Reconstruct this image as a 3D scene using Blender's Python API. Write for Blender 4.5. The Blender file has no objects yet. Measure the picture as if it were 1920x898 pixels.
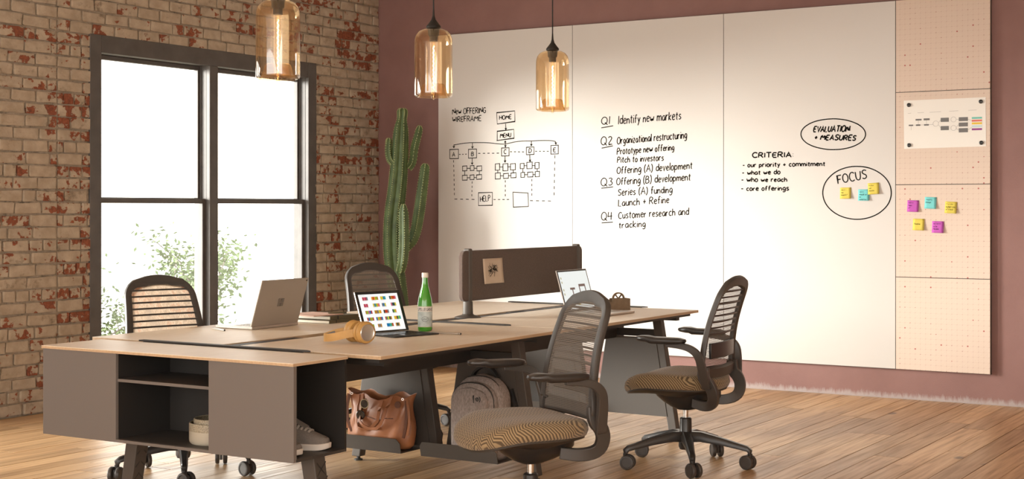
import bpy, bmesh, math, random
from mathutils import Vector, Matrix
random.seed(7)
scene = bpy.context.scene
COL = scene.collection
R = math.radians

# ---------------------------------------------------------------- camera, light, exposure
EYE = 1.3
cam_d = bpy.data.cameras.new('camera')
cam = bpy.data.objects.new('camera', cam_d); COL.objects.link(cam)
cam.location = (0, 0, EYE); cam.rotation_euler = (R(90), 0, R(31.61))
cam_d.sensor_width = 36; cam_d.lens = 36 * 2706.3 / 1920
cam_d.shift_y = -(449 - 390.07) / 1920
cam_d.clip_end = 300
scene.camera = cam

world = bpy.data.worlds.new('sky'); scene.world = world; world.use_nodes = True
bg = world.node_tree.nodes['Background']
bg.inputs[0].default_value = (1.0, 0.94, 0.87, 1); bg.inputs[1].default_value = 2.0

sun_d = bpy.data.lights.new('sun', 'SUN'); sun_d.energy = 5.8; sun_d.angle = R(24); sun_d.color = (1.0, .945, .88)
sun = bpy.data.objects.new('sun', sun_d); COL.objects.link(sun)
SUN_DIR = Vector((1.6, 1.0, -.22)).normalized()          # low morning sun through the brick wall's windows
sun.rotation_euler = SUN_DIR.to_track_quat('-Z', 'Y').to_euler()
sun.location = (-14, 0, 6)

vs = scene.view_settings
vs.view_transform = 'Standard'; vs.look = 'None'; vs.gamma = 1; vs.use_curve_mapping = False
vs.exposure = 1.27

# ---------------------------------------------------------------- mesh helpers
def frames(pts):
    pts = [Vector(p) for p in pts]; out = []; n = len(pts); prev = None
    for i in range(n):
        t = (pts[min(i+1, n-1)] - pts[max(i-1, 0)]).normalized()
        if prev is None:
            a = Vector((0, 0, 1)) if abs(t.z) < .9 else Vector((1, 0, 0))
            u = t.cross(a).normalized()
        else:
            u = (prev - t * prev.dot(t))
            u = u.normalized() if u.length > 1e-6 else t.orthogonal().normalized()
        prev = u; out.append((pts[i], t, u, t.cross(u).normalized()))
    return out

class MB:
    def __init__(s): s.v = []; s.f = []
    def add(s, vs_, fs):
        o = len(s.v); s.v += [tuple(v) for v in vs_]; s.f += [tuple(i + o for i in f) for f in fs]; return s
    def box(s, x0, x1, y0, y1, z0, z1):
        return s.add([(x0,y0,z0),(x1,y0,z0),(x1,y1,z0),(x0,y1,z0),(x0,y0,z1),(x1,y0,z1),(x1,y1,z1),(x0,y1,z1)],
                     [(0,3,2,1),(4,5,6,7),(0,1,5,4),(1,2,6,5),(2,3,7,6),(3,0,4,7)])
    def obox(s, c, a, b, d):
        c, a, b, d = Vector(c), Vector(a), Vector(b), Vector(d)
        q = [c-a-b-d, c+a-b-d, c+a+b-d, c-a+b-d, c-a-b+d, c+a-b+d, c+a+b+d, c-a+b+d]
        return s.add(q, [(0,3,2,1),(4,5,6,7),(0,1,5,4),(1,2,6,5),(2,3,7,6),(3,0,4,7)])
    def loft(s, rings, caps=True, closed=True):
        n = len(rings[0]); vs_ = [p for r in rings for p in r]; fs = []
        m = n if closed else n - 1
        for i in range(len(rings) - 1):
            for j in range(m):
                a, b = i*n + j, i*n + (j+1) % n
                fs.append((a, b, b+n, a+n))
        if caps and closed:
            fs.append(tuple(range(n-1, -1, -1))); k = (len(rings)-1)*n; fs.append(tuple(range(k, k+n)))
        return s.add(vs_, fs)
    def tube(s, pts, r, n=8, caps=True, flat=1.0):
        rs = r if isinstance(r, (list, tuple)) else [r]*len(pts); rings = []
        for (p, t, u, w), q in zip(frames(pts), rs):
            rings.append([p + (u*math.cos(2*math.pi*k/n) + w*math.sin(2*math.pi*k/n)*flat)*q for k in range(n)])
        return s.loft(rings, caps)
    def strap(s, pts, side, w, th, taper=None):
        """flat band along pts, 'side' = direction(s) of its width"""
        pts = [Vector(p) for p in pts]; rings = []; n = len(pts)
        for i, p in enumerate(pts):
            t = (pts[min(i+1, n-1)] - pts[max(i-1, 0)]).normalized()
            sd = Vector(side[i] if isinstance(side, list) else side)
            sd = (sd - t*sd.dot(t)).normalized(); nn = t.cross(sd)
            k = taper[i] if taper else 1
            rings.append([p + sd*w*k/2 + nn*th/2, p - sd*w*k/2 + nn*th/2, p - sd*w*k/2 - nn*th/2, p + sd*w*k/2 - nn*th/2])
        return s.loft(rings)
    def lathe(s, prof, n=24, c=(0,0,0), axis=(0,0,1), caps=False):
        ax = Vector(axis).normalized(); u = ax.orthogonal().normalized(); w = ax.cross(u); c = Vector(c)
        rings = [[c + ax*z + (u*math.cos(2*math.pi*k/n) + w*math.sin(2*math.pi*k/n))*max(r, 1e-5) for k in range(n)] for r, z in prof]
        return s.loft(rings, caps)
    def prism(s, poly, off):
        off = Vector(off); poly = [Vector(p) for p in poly]; n = len(poly)
        return s.add(poly + [p + off for p in poly], [tuple(range(n-1, -1, -1)), tuple(range(n, 2*n))] +
                     [(i, (i+1) % n, n + (i+1) % n, n + i) for i in range(n)])
    def ell(s, c, a, b, d, n=12, m=8):
        c, a, b, d = Vector(c), Vector(a), Vector(b), Vector(d); rings = []
        for i in range(m+1):
            th = math.pi*i/m; q = max(math.sin(th), 1e-3)
            rings.append([c + (a*math.cos(2*math.pi*k/n) + b*math.sin(2*math.pi*k/n))*q - d*math.cos(th) for k in range(n)])
        return s.loft(rings)
    def obj(s, name, mat, parent=None, smooth=False, bevel=0, rel=None, fix=True, seg=2):
        me = bpy.data.meshes.new(name)
        o0 = Vector(rel) if rel is not None else Vector((0,0,0))
        me.from_pydata([Vector(v) - o0 for v in s.v], [], s.f); 
        if fix:
            bm = bmesh.new(); bm.from_mesh(me); bmesh.ops.recalc_face_normals(bm, faces=bm.faces); bm.to_mesh(me); bm.free()
        if mat: me.materials.append(mat)
        if smooth:
            me.polygons.foreach_set('use_smooth', [True]*len(me.polygons))
            me.set_sharp_from_angle(angle=R(smooth if smooth > 1 else 42))
        me.update()
        o = bpy.data.objects.new(name, me); COL.objects.link(o); o.parent = parent
        if bevel:
            b = o.modifiers.new('bevel', 'BEVEL'); b.width = bevel; b.segments = seg; b.limit_method = 'ANGLE'; b.angle_limit = R(35)
        return o

def tag(o, label=None, cat=None, group=None, kind=None):
    if label: o['label'] = label
    if cat: o['category'] = cat
    if group: o['group'] = group
    if kind: o['kind'] = kind
    return o
def thing(name, label, cat, loc=(0,0,0), rz=0, group=None):
    o = bpy.data.objects.new(name, None); COL.objects.link(o); o.empty_display_size = .05
    o.location = loc; o.rotation_euler = (0, 0, rz)
    return tag(o, label, cat, group)
def copy_tree(o, parent=None):
    c = o.copy(); COL.objects.link(c); c.parent = parent
    for ch in list(o.children): copy_tree(ch, c)
    return c
def place_mesh(o, loc):
    """move a single-mesh thing's origin to its base"""
    loc = Vector(loc); o.data.transform(Matrix.Translation(-loc)); o.location = loc; return o

# ---------------------------------------------------------------- materials
def nodes(m): return m.node_tree.nodes, m.node_tree.links
def mat(name, col, rough=.5, metal=0, var=0, vscale=20, bump=0, bscale=60, spec=.5, stretch=None, coat=0, sheen=0):
    m = bpy.data.materials.new(name); m.use_nodes = True; N, L = nodes(m); p = N['Principled BSDF']
    c = (*col, 1); p.inputs['Base Color'].default_value = c; p.inputs['Roughness'].default_value = rough
    p.inputs['Metallic'].default_value = metal; p.inputs['Specular IOR Level'].default_value = spec
    p.inputs['Coat Weight'].default_value = coat; p.inputs['Sheen Weight'].default_value = sheen
    if var or bump:
        tc = N.new('ShaderNodeTexCoord'); mp = N.new('ShaderNodeMapping'); L.new(tc.outputs['Object'], mp.inputs[0])
        if stretch: mp.inputs['Scale'].default_value = stretch
    if var:
        nz = N.new('ShaderNodeTexNoise'); nz.inputs['Scale'].default_value = vscale; nz.inputs['Detail'].default_value = 5
        L.new(mp.outputs[0], nz.inputs[0]); rp = N.new('ShaderNodeValToRGB')
        rp.color_ramp.elements[0].position = .3; rp.color_ramp.elements[1].position = .7
        rp.color_ramp.elements[0].color = (*[x*(1-var) for x in col], 1); rp.color_ramp.elements[1].color = (*[min(1, x*(1+var)) for x in col], 1)
        L.new(nz.outputs[0], rp.inputs[0]); L.new(rp.outputs[0], p.inputs['Base Color'])
    if bump:
        nb = N.new('ShaderNodeTexNoise'); nb.inputs['Scale'].default_value = bscale; nb.inputs['Detail'].default_value = 6
        L.new(mp.outputs[0], nb.inputs[0]); b = N.new('ShaderNodeBump'); b.inputs['Strength'].default_value = bump; b.inputs['Distance'].default_value = .01
        L.new(nb.outputs[0], b.inputs['Height']); L.new(b.outputs[0], p.inputs['Normal'])
    return m
def emit(name, col, s):
    m = bpy.data.materials.new(name); m.use_nodes = True; p = m.node_tree.nodes['Principled BSDF']
    p.inputs['Base Color'].default_value = (0, 0, 0, 1); p.inputs['Emission Color'].default_value = (*col, 1); p.inputs['Emission Strength'].default_value = s
    p.inputs['Roughness'].default_value = .3
    return m
def clear(name, tint, gloss=.08, rough=.02):
    """thin sheet of glass: tinted see-through with a mirror-like reflection that grows at glancing angles"""
    m = bpy.data.materials.new(name); m.use_nodes = True; N, L = nodes(m); N.remove(N['Principled BSDF'])
    t = N.new('ShaderNodeBsdfTransparent'); t.inputs[0].default_value = (*tint, 1)
    g = N.new('ShaderNodeBsdfGlossy'); g.inputs['Roughness'].default_value = rough; g.inputs[0].default_value = (1, 1, 1, 1)
    lw = N.new('ShaderNodeLayerWeight'); lw.inputs[0].default_value = .5
    pw_ = mth(N, L, 'MULTIPLY_ADD', mth(N, L, 'POWER', lw.outputs['Facing'], 4.0), .75, gloss)
    sh = N.new('ShaderNodeMixShader'); cl = N.new('ShaderNodeClamp'); L.new(pw_, cl.inputs[0])
    L.new(cl.outputs[0], sh.inputs[0]); L.new(t.outputs[0], sh.inputs[1]); L.new(g.outputs[0], sh.inputs[2])
    L.new(sh.outputs[0], N['Material Output'].inputs[0]); return m
def ramp(N, fac, L, stops):
    r = N.new('ShaderNodeValToRGB'); e = r.color_ramp.elements
    while len(e) < len(stops): e.new(.5)
    for k, (p, c) in zip(e, stops): k.position = p; k.color = (*c, 1) if len(c) == 3 else c
    L.new(fac, r.inputs[0]); return r.outputs[0]
def mixc(N, L, fac, a, b, mode='MIX'):
    m = N.new('ShaderNodeMix'); m.data_type = 'RGBA'; m.blend_type = mode
    for sock, v in ((0, fac), (6, a), (7, b)):
        if isinstance(v, (int, float)): m.inputs[sock].default_value = v
        elif isinstance(v, tuple): m.inputs[sock].default_value = (*v, 1)
        else: L.new(v, m.inputs[sock])
    return m.outputs[2]
def mth(N, L, op, a, b=None, c=None):
    m = N.new('ShaderNodeMath'); m.operation = op
    for i, v in enumerate((a, b, c)):
        if v is None: continue
        if isinstance(v, (int, float)): m.inputs[i].default_value = v
        else: L.new(v, m.inputs[i])
    return m.outputs[0]
def noise(N, L, vec, scale, detail=4, rough=.55):
    n = N.new('ShaderNodeTexNoise'); n.inputs['Scale'].default_value = scale; n.inputs['Detail'].default_value = detail; n.inputs['Roughness'].default_value = rough
    L.new(vec, n.inputs[0]); return n.outputs[0]
def mapping(N, L, vec, scale=(1,1,1), loc=None):
    mp = N.new('ShaderNodeMapping'); L.new(vec, mp.inputs[0]); mp.inputs['Scale'].default_value = scale
    if loc is not None: L.new(loc, mp.inputs['Location'])
    return mp.outputs[0]
def bumpn(N, L, h, p, strength=.4, dist=.01):
    b = N.new('ShaderNodeBump'); b.inputs['Strength'].default_value = strength; b.inputs['Distance'].default_value = dist
    L.new(h, b.inputs['Height']); L.new(b.outputs[0], p.inputs['Normal'])

def brick_mat():
    m = bpy.data.materials.new('painted brick'); m.use_nodes = True; N, L = nodes(m); p = N['Principled BSDF']; p.inputs['Roughness'].default_value = .85
    g = N.new('ShaderNodeNewGeometry').outputs['Position']; oi = N.new('ShaderNodeObjectInfo').outputs['Random']
    v = mapping(N, L, g, (1, .8, 1))
    wear = noise(N, L, v, 15, 6, .60); big = noise(N, L, v, 2.6, 3)
    thr = mth(N, L, 'ADD', mth(N, L, 'MULTIPLY', wear, .62), mth(N, L, 'ADD', mth(N, L, 'MULTIPLY', big, .34), mth(N, L, 'MULTIPLY', oi, .17)))
    worn = ramp(N, thr, L, [(.640, (0,0,0)), (.656, (1,1,1))])
    red = ramp(N, noise(N, L, v, 60, 4), L, [(.3, (.13, .036, .017)), (.7, (.30, .088, .040))])
    cream = ramp(N, noise(N, L, v, 14, 5), L, [(.3, (.34, .265, .19)), (.72, (.48, .39, .295))])
    dark = ramp(N, noise(N, L, v, 9, 6, .7), L, [(.30, (.35,.33,.30)), (.42, (1,1,1))])
    c = mixc(N, L, worn, mixc(N, L, .8, cream, dark, 'MULTIPLY'), red)
    L.new(c, p.inputs['Base Color'])
    h = mth(N, L, 'SUBTRACT', noise(N, L, v, 70, 5, .7), mth(N, L, 'MULTIPLY', worn, .5))
    bumpn(N, L, h, p, .7, .006); return m
def mortar_mat():
    m = bpy.data.materials.new('mortar'); m.use_nodes = True; N, L = nodes(m); p = N['Principled BSDF']; p.inputs['Roughness'].default_value = .95
    g = N.new('ShaderNodeNewGeometry').outputs['Position']
    c = ramp(N, noise(N, L, g, 16, 6, .7), L, [(.3, (.13, .105, .08)), (.46, (.31, .25, .185)), (.7, (.42, .34, .26))])
    L.new(c, p.inputs['Base Color']); bumpn(N, L, noise(N, L, g, 80, 5, .7), p, .8, .006); return m
def plaster_mat():
    m = bpy.data.materials.new('mauve plaster'); m.use_nodes = True; N, L = nodes(m); p = N['Principled BSDF']; p.inputs['Roughness'].default_value = .8
    g = N.new('ShaderNodeNewGeometry').outputs['Position']; sep = N.new('ShaderNodeSeparateXYZ'); L.new(g, sep.inputs[0])
    base = ramp(N, noise(N, L, g, 3, 5), L, [(.3, (.225, .118, .104)), (.7, (.262, .142, .126))])
    v = mapping(N, L, g, (1, 1, .25)); jag = noise(N, L, v, 42, 5, .7)
    edge = mth(N, L, 'ADD', sep.outputs[2], mth(N, L, 'MULTIPLY', mth(N, L, 'SUBTRACT', jag, .5), .09))
    fac = ramp(N, edge, L, [(.012, (.85,.85,.85)), (.043, (0,0,0))])
    c = mixc(N, L, fac, base, (.40, .345, .33)); L.new(c, p.inputs['Base Color'])
    bumpn(N, L, noise(N, L, g, 130, 3, .6), p, .35, .004); return m
def plank_mat():
    m = bpy.data.materials.new('oiled pine plank'); m.use_nodes = True; N, L = nodes(m); p = N['Principled BSDF']
    g = N.new('ShaderNodeNewGeometry').outputs['Position']; oi = N.new('ShaderNodeObjectInfo').outputs['Random']
    cmb = N.new('ShaderNodeCombineXYZ'); L.new(mth(N, L, 'MULTIPLY', oi, 37.0), cmb.inputs[1]); L.new(mth(N, L, 'MULTIPLY', oi, 11.0), cmb.inputs[2])
    v = mapping(N, L, g, (9, .40, 1), cmb.outputs[0])
    grain = noise(N, L, v, 5.5, 6, .5)
    v2 = mapping(N, L, g, (1, .35, 1), cmb.outputs[0])
    blot = noise(N, L, v2, 3.0, 4)
    c0 = ramp(N, grain, L, [(.22, (.42, .25, .12)), (.5, (.66, .445, .245)), (.76, (.80, .58, .35))])
    tone = ramp(N, oi, L, [(0, (.72, .66, .59)), (.25, (.95, .91, .87)), (.45, (1.12, 1.1, 1.07)), (.65, (.84, .77, .70)), (.85, (1.05, 1.01, .96)), (1, (1.22, 1.2, 1.18))])
    c1 = mixc(N, L, 1.0, c0, tone, 'MULTIPLY')
    dk = ramp(N, blot, L, [(.30, (.66, .58, .51)), (.46, (1,1,1))])
    c2 = mixc(N, L, .75, c1, dk, 'MULTIPLY')
    # knots
    v3 = mapping(N, L, g, (1, .55, 1), cmb.outputs[0]); vo = N.new('ShaderNodeTexVoronoi'); vo.inputs['Scale'].default_value = 2.4; L.new(v3, vo.inputs[0])
    kn = ramp(N, vo.outputs['Distance'], L, [(.045, (1,1,1)), (.085, (0,0,0))])
    c3 = mixc(N, L, mth(N, L, 'MULTIPLY', kn, .8), c2, (.09, .045, .022)); L.new(c3, p.inputs['Base Color'])
    rr = ramp(N, grain, L, [(.3, (.42,.42,.42)), (.7, (.30,.30,.30))]); L.new(rr, p.inputs['Roughness'])
    bumpn(N, L, grain, p, .12, .004); return m
def top_mat(name, a, b):
    m = bpy.data.materials.new(name); m.use_nodes = True; N, L = nodes(m); p = N['Principled BSDF']; p.inputs['Roughness'].default_value = .42
    g = N.new('ShaderNodeNewGeometry').outputs['Position']; v = mapping(N, L, g, (16, 1.1, 16))
    c = ramp(N, noise(N, L, v, 5, 7, .6), L, [(.3, a), (.7, b)]); L.new(c, p.inputs['Base Color']); return m
def herring_mat():
    m = bpy.data.materials.new('herringbone wool'); m.use_nodes = True; N, L = nodes(m); p = N['Principled BSDF']; p.inputs['Roughness'].default_value = .9; p.inputs['Sheen Weight'].default_value = .25
    tc = N.new('ShaderNodeTexCoord').outputs['Object']; sp = N.new('ShaderNodeSeparateXYZ'); L.new(tc, sp.inputs[0])
    zig = mth(N, L, 'PINGPONG', mth(N, L, 'ADD', sp.outputs[1], 5.0), .024)
    w = mth(N, L, 'ADD', mth(N, L, 'ADD', sp.outputs[0], mth(N, L, 'MULTIPLY', sp.outputs[2], -.9)), mth(N, L, 'MULTIPLY', zig, 1.0))
    s = mth(N, L, 'SINE', mth(N, L, 'MULTIPLY', w, 2*math.pi/.0150))
    f = mth(N, L, 'MULTIPLY_ADD', s, .5, .5)
    c = ramp(N, f, L, [(.3, (.10, .064, .032)), (.7, (.34, .24, .128))]); L.new(c, p.inputs['Base Color'])
    bumpn(N, L, f, p, .3, .002); return m
def mesh_mat():
    """knitted chair mesh: a fine grid of threads with open holes"""
    m = bpy.data.materials.new('chair mesh'); m.use_nodes = True; N, L = nodes(m); p = N['Principled BSDF']
    p.inputs['Base Color'].default_value = (.20, .172, .145, 1); p.inputs['Roughness'].default_value = .75
    tc = N.new('ShaderNodeTexCoord').outputs['Object']; sp = N.new('ShaderNodeSeparateXYZ'); L.new(tc, sp.inputs[0])
    a = mth(N, L, 'PINGPONG', mth(N, L, 'ADD', sp.outputs[1], 3.0), .0026); b = mth(N, L, 'PINGPONG', sp.outputs[2], .0034)
    hole = mth(N, L, 'MULTIPLY', mth(N, L, 'GREATER_THAN', a, .00105), mth(N, L, 'GREATER_THAN', b, .00135))
    t = N.new('ShaderNodeBsdfTransparent'); sh = N.new('ShaderNodeMixShader')
    L.new(hole, sh.inputs[0]); L.new(p.outputs[0], sh.inputs[1]); L.new(t.outputs[0], sh.inputs[2]); L.new(sh.outputs[0], N['Material Output'].inputs[0]); return m
def knit_mat():
    m = bpy.data.materials.new('multicolour knit'); m.use_nodes = True; N, L = nodes(m); p = N['Principled BSDF']; p.inputs['Roughness'].default_value = .9
    tc = N.new('ShaderNodeTexCoord').outputs['Object']
    blk = noise(N, L, mapping(N, L, tc, (1, 1, .8)), 16, 2); th = noise(N, L, mapping(N, L, tc, (1, 3, .5)), 150, 2, .8)
    c1 = ramp(N, blk, L, [(.30, (.16, .155, .15)), (.42, (.42, .34, .25)), (.52, (.62, .54, .44)), (.60, (.55, .22, .09)), (.70, (.30, .20, .14))])
    c2 = ramp(N, th, L, [(.38, (.30, .27, .24)), (.6, (1.1, 1.05, 1.0))]); L.new(mixc(N, L, .9, c1, c2, 'MULTIPLY'), p.inputs['Base Color'])
    p.inputs['Subsurface Weight'].default_value = 0
    tl = N.new('ShaderNodeBsdfTranslucent'); tl.inputs[0].default_value = (.7, .55, .42, 1); sh = N.new('ShaderNodeMixShader'); sh.inputs[0].default_value = .35
    L.new(p.outputs[0], sh.inputs[1]); L.new(tl.outputs[0], sh.inputs[2]); L.new(sh.outputs[0], N['Material Output'].inputs[0]); return m
def pin_mat():
    """printed pin tile: faint dotted grid with a scatter of larger red dots"""
    m = bpy.data.materials.new('printed pin tile'); m.use_nodes = True; N, L = nodes(m); p = N['Principled BSDF']; p.inputs['Roughness'].default_value = .8
    g = N.new('ShaderNodeNewGeometry').outputs['Position']; sp = N.new('ShaderNodeSeparateXYZ'); L.new(g, sp.inputs[0])
    P_ = .0349
    def cell(o): return mth(N, L, 'SUBTRACT', mth(N, L, 'FRACT', mth(N, L, 'MULTIPLY', mth(N, L, 'ADD', o, 10), 1/P_)), .5)
    a, b = cell(sp.outputs[0]), cell(sp.outputs[2])
    d = mth(N, L, 'SQRT', mth(N, L, 'ADD', mth(N, L, 'POWER', mth(N, L, 'ABSOLUTE', a), 2), mth(N, L, 'POWER', mth(N, L, 'ABSOLUTE', b), 2)))
    ca = mth(N, L, 'FLOOR', mth(N, L, 'MULTIPLY', mth(N, L, 'ADD', sp.outputs[0], 10), 1/P_)); cb = mth(N, L, 'FLOOR', mth(N, L, 'MULTIPLY', mth(N, L, 'ADD', sp.outputs[2], 10), 1/P_))
    cc = N.new('ShaderNodeCombineXYZ'); L.new(ca, cc.inputs[0]); L.new(cb, cc.inputs[1]); wn = N.new('ShaderNodeTexWhiteNoise'); L.new(cc.outputs[0], wn.inputs[0]); rnd = wn.outputs['Value']
    rad = ramp(N, rnd, L, [(0, (.045,)*3), (.86, (.05,)*3), (.88, (.085,)*3), (.965, (.09,)*3), (.972, (.15,)*3)])
    dot = mth(N, L, 'LESS_THAN', d, rad)
    line = mth(N, L, 'LESS_THAN', mth(N, L, 'MINIMUM', mth(N, L, 'ABSOLUTE', a), mth(N, L, 'ABSOLUTE', b)), .028)
    diag = mth(N, L, 'LESS_THAN', mth(N, L, 'ABSOLUTE', mth(N, L, 'SUBTRACT', a, b)), .03)
    base = mixc(N, L, mth(N, L, 'MULTIPLY', mth(N, L, 'MAXIMUM', line, mth(N, L, 'MULTIPLY', diag, .5)), .28), (.67, .545, .455), (.52, .34, .28))
    c = mixc(N, L, mth(N, L, 'MULTIPLY', dot, .85), base, ramp(N, rnd, L, [(.9, (.36, .20, .17)), (.97, (.36, .045, .04))])); L.new(c, p.inputs['Base Color']); return m

M = dict(
    brick=brick_mat(), mortar=mortar_mat(), plaster=plaster_mat(), plank=plank_mat(),
    ceiling=mat('ceiling paint', (.62, .55, .47), .9),
    trim=mat('window paint', (.085, .075, .069), .5, var=.18, vscale=9),
    glass=clear('window glass', (.97, .985, .98), .05),
    top=top_mat('pale oak laminate', (.80, .68, .54), (.90, .79, .65)),
    topedge=top_mat('oak edge band', (.50, .34, .20), (.62, .44, .28)),
    steel=mat('charcoal powder coat', (.074, .061, .051), .55, bump=.05, bscale=400),
    dark=mat('dark powder coat', (.034, .030, .027), .55),
    cab=mat('taupe cabinet lacquer', (.165, .142, .126), .5),
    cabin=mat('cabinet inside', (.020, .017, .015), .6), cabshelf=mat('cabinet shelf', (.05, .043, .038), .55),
    plastic=mat('dark grey brown plastic', (.056, .047, .041), .42, bump=.05, bscale=500),
    plastic2=mat('black glossy plastic', (.03, .026, .024), .3),
    shell=mat('seat shell plastic', (.045, .036, .028), .5),
    herring=herring_mat(), mesh=mesh_mat(), knit=knit_mat(),
    chrome=mat('polished steel', (.75, .74, .72), .18, 1),
    alu=mat('bare aluminium', (.40, .355, .305), .42, .45),
    alu2=mat('light aluminium', (.60, .57, .53), .32, .85),
    white=mat('whiteboard enamel', (.615, .585, .555), .38),
    ink=mat('black marker ink', (.012, .011, .010), .9, spec=0),
    boardedge=mat('dark board edge', (.07, .058, .05), .5),
    pin=pin_mat(), pinside=mat('felt side', (.36, .27, .21), .9),
    paper=mat('white paper', (.80, .77, .72), .7), kraft=mat('tan drawing paper', (.58, .46, .35), .8),
    felt=mat('brown screen felt', (.098, .066, .053), .92, var=.12, vscale=120, bump=.2, bscale=600, sheen=.1),
    leather=mat('cognac leather', (.40, .155, .066), .40, var=.22, vscale=7, bump=.12, bscale=300),
    leather2=mat('dark leather edge', (.15, .055, .028), .5),
    canvas=mat('heather grey cloth', (.33, .275, .25), .95, var=.28, vscale=170, bump=.3, bscale=500, stretch=(1, 1, .4)),
    black=mat('black webbing', (.018, .017, .017), .6),
    tan=mat('mustard tan leather', (.52, .29, .085), .5, var=.1, vscale=20),
    greyfelt=mat('grey headband felt', (.20, .175, .16), .9),
    bottle=mat('green bottle glass', (.045, .27, .02), .08, spec=.6, coat=.5),
    cap=mat('cream bottle cap', (.72, .66, .58), .4), label=mat('blue grey label', (.45, .50, .48), .6, var=.3, vscale=30),
    labeltxt=mat('label print', (.05, .05, .07), .6), labelrim=mat('label gold rim', (.62, .50, .28), .5),
    speck=mat('speckled glaze', (.33, .285, .205), .5, var=.55, vscale=260), clay=mat('stone glaze', (.47, .42, .33), .45),
    shoe=mat('grey canvas shoe', (.19, .165, .145), .9, var=.1, vscale=200, bump=.2, bscale=500), sole=mat('white rubber sole', (.62, .56, .50), .55), lace=mat('grey lace', (.42, .37, .32), .8),
    cactus=mat('cactus skin', (.066, .103, .032), .55, var=.3, vscale=14), rib=mat('pale cactus rib', (.30, .33, .15), .8),
    pot=mat('white glazed pot', (.62, .58, .53), .4), soil=mat('soil', (.05, .035, .025), .95),
    amber=clear('amber glass', (.96, .80, .585), .14, .03), bulbglass=clear('clear bulb glass', (.99, .94, .85), .10), filament=emit('glowing filament', (1, .72, .38), 16),
    socket=mat('black bronze', (.02, .017, .015), .5, .3), logo=mat('etched logo', (.20, .18, .16), .4, .4), cord=mat('black cord', (.01, .01, .01), .7),
    screenblk=mat('screen bezel', (.02, .02, .02), .25), key=mat('dark keyboard fabric', (.028, .026, .025), .85, bump=.15, bscale=400),
    lit=emit('lit screen', (1, .98, .95), .42), lit2=emit('lit picture screen', (.90, .94, .91), .38),
    book=mat('olive notebook cover', (.115, .098, .055), .7), pages=mat('page block', (.72, .67, .56), .8), pink=mat('pink sketch cover', (.66, .43, .34), .7),
    brown=mat('brown moulded felt', (.20, .135, .082), .85, var=.1, vscale=60), lens=clear('smoked lens', (.25, .22, .20), .12),
    yellow=mat('yellow sticky paper', (.64, .52, .085), .8), aqua=mat('aqua sticky paper', (.17, .56, .56), .8), magenta=mat('magenta sticky paper', (.48, .09, .42), .8),
    bark=mat('bark', (.13, .115, .10), .9), leaf=mat('pale leaf', (.105, .15, .065), .8, var=.4, vscale=1.5), leaf2=mat('fresh leaf', (.08, .14, .04), .8, var=.45, vscale=1.8), ground=mat('pale gravel', (.55, .52, .46), .9),
    pgrey=mat('print grey', (.16, .155, .15), .7), pteal=mat('print teal', (.18, .52, .44), .7), pred=mat('print coral', (.70, .18, .13), .7), pyel=mat('print yellow', (.76, .52, .05), .7), pblue=mat('print pale blue', (.52, .66, .70), .7), ppurple=mat('print purple', (.28, .05, .24), .7), pline=mat('print thin line', (.30, .29, .28), .7),
)
# ---------------------------------------------------------------- the setting
WX, WY, CEIL = -7.332, 9.776, 3.35
WIN = (6.62, 8.945, .06, 2.447)            # the window pair in view: y0, y1, z0, z1 of the outer frame
WIN2 = (3.40, 5.725, .06, 2.447)           # the same pair again further along the brick wall

def struct(o): o['kind'] = 'structure'; return o
# brick wall: a mortar core with the window openings left free
mb = MB(); T = .145; F0 = WX - .011
ys = [-4.0, WIN2[0]+.03, WIN2[1]-.03, WIN[0]+.03, WIN[1]-.03, WY+.1]
for i, (a, b) in enumerate(zip(ys, ys[1:])):
    if i in (1, 3):
        mb.box(F0-T, F0, a, b, -.12, WIN[2]+.03); mb.box(F0-T, F0, a, b, WIN[3]-.03, CEIL)
    else: mb.box(F0-T, F0, a, b, -.12, CEIL)
wall_left = struct(mb.obj('wall_left', M['mortar'])); tag(wall_left, 'old brick wall with worn cream paint and a tall dark window')
def project(x, y, z):
    s, c = math.sin(R(31.61)), math.cos(R(31.61)); d = -s*x + c*y; l = c*x + s*y
    return (960 + 2706.3*l/d, 390.07 - (z-EYE)/d*2706.3, d) if d > .1 else (-1e4, -1e4, 1)
COURSE = .0785; SEAM = 6.352
def brick_mesh(k):
    rnd = random.Random(k); bm = bmesh.new(); bmesh.ops.create_cube(bm, size=1)
    bmesh.ops.bevel(bm, geom=list(bm.edges), offset=.055, segments=1, affect='EDGES')
    for v in bm.verts: v.co += Vector((rnd.uniform(-.03, .10) if v.co.x > .3 else 0, rnd.uniform(-.02, .02), rnd.uniform(-.05, .05)))
    me = bpy.data.meshes.new('brick'); bm.to_mesh(me); bm.free(); me.materials.append(M['brick']); return me
BV = [brick_mesh(k) for k in range(10)]
rnd = random.Random(3); bricks = []
def in_win(y0, y1, z0, z1):
    for w in (WIN, WIN2):
        if y1 > w[0]+.02 and y0 < w[1]-.02 and z1 > w[2]+.02 and z0 < w[3]-.02: return w
    return None
row = 0; z = .004
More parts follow.
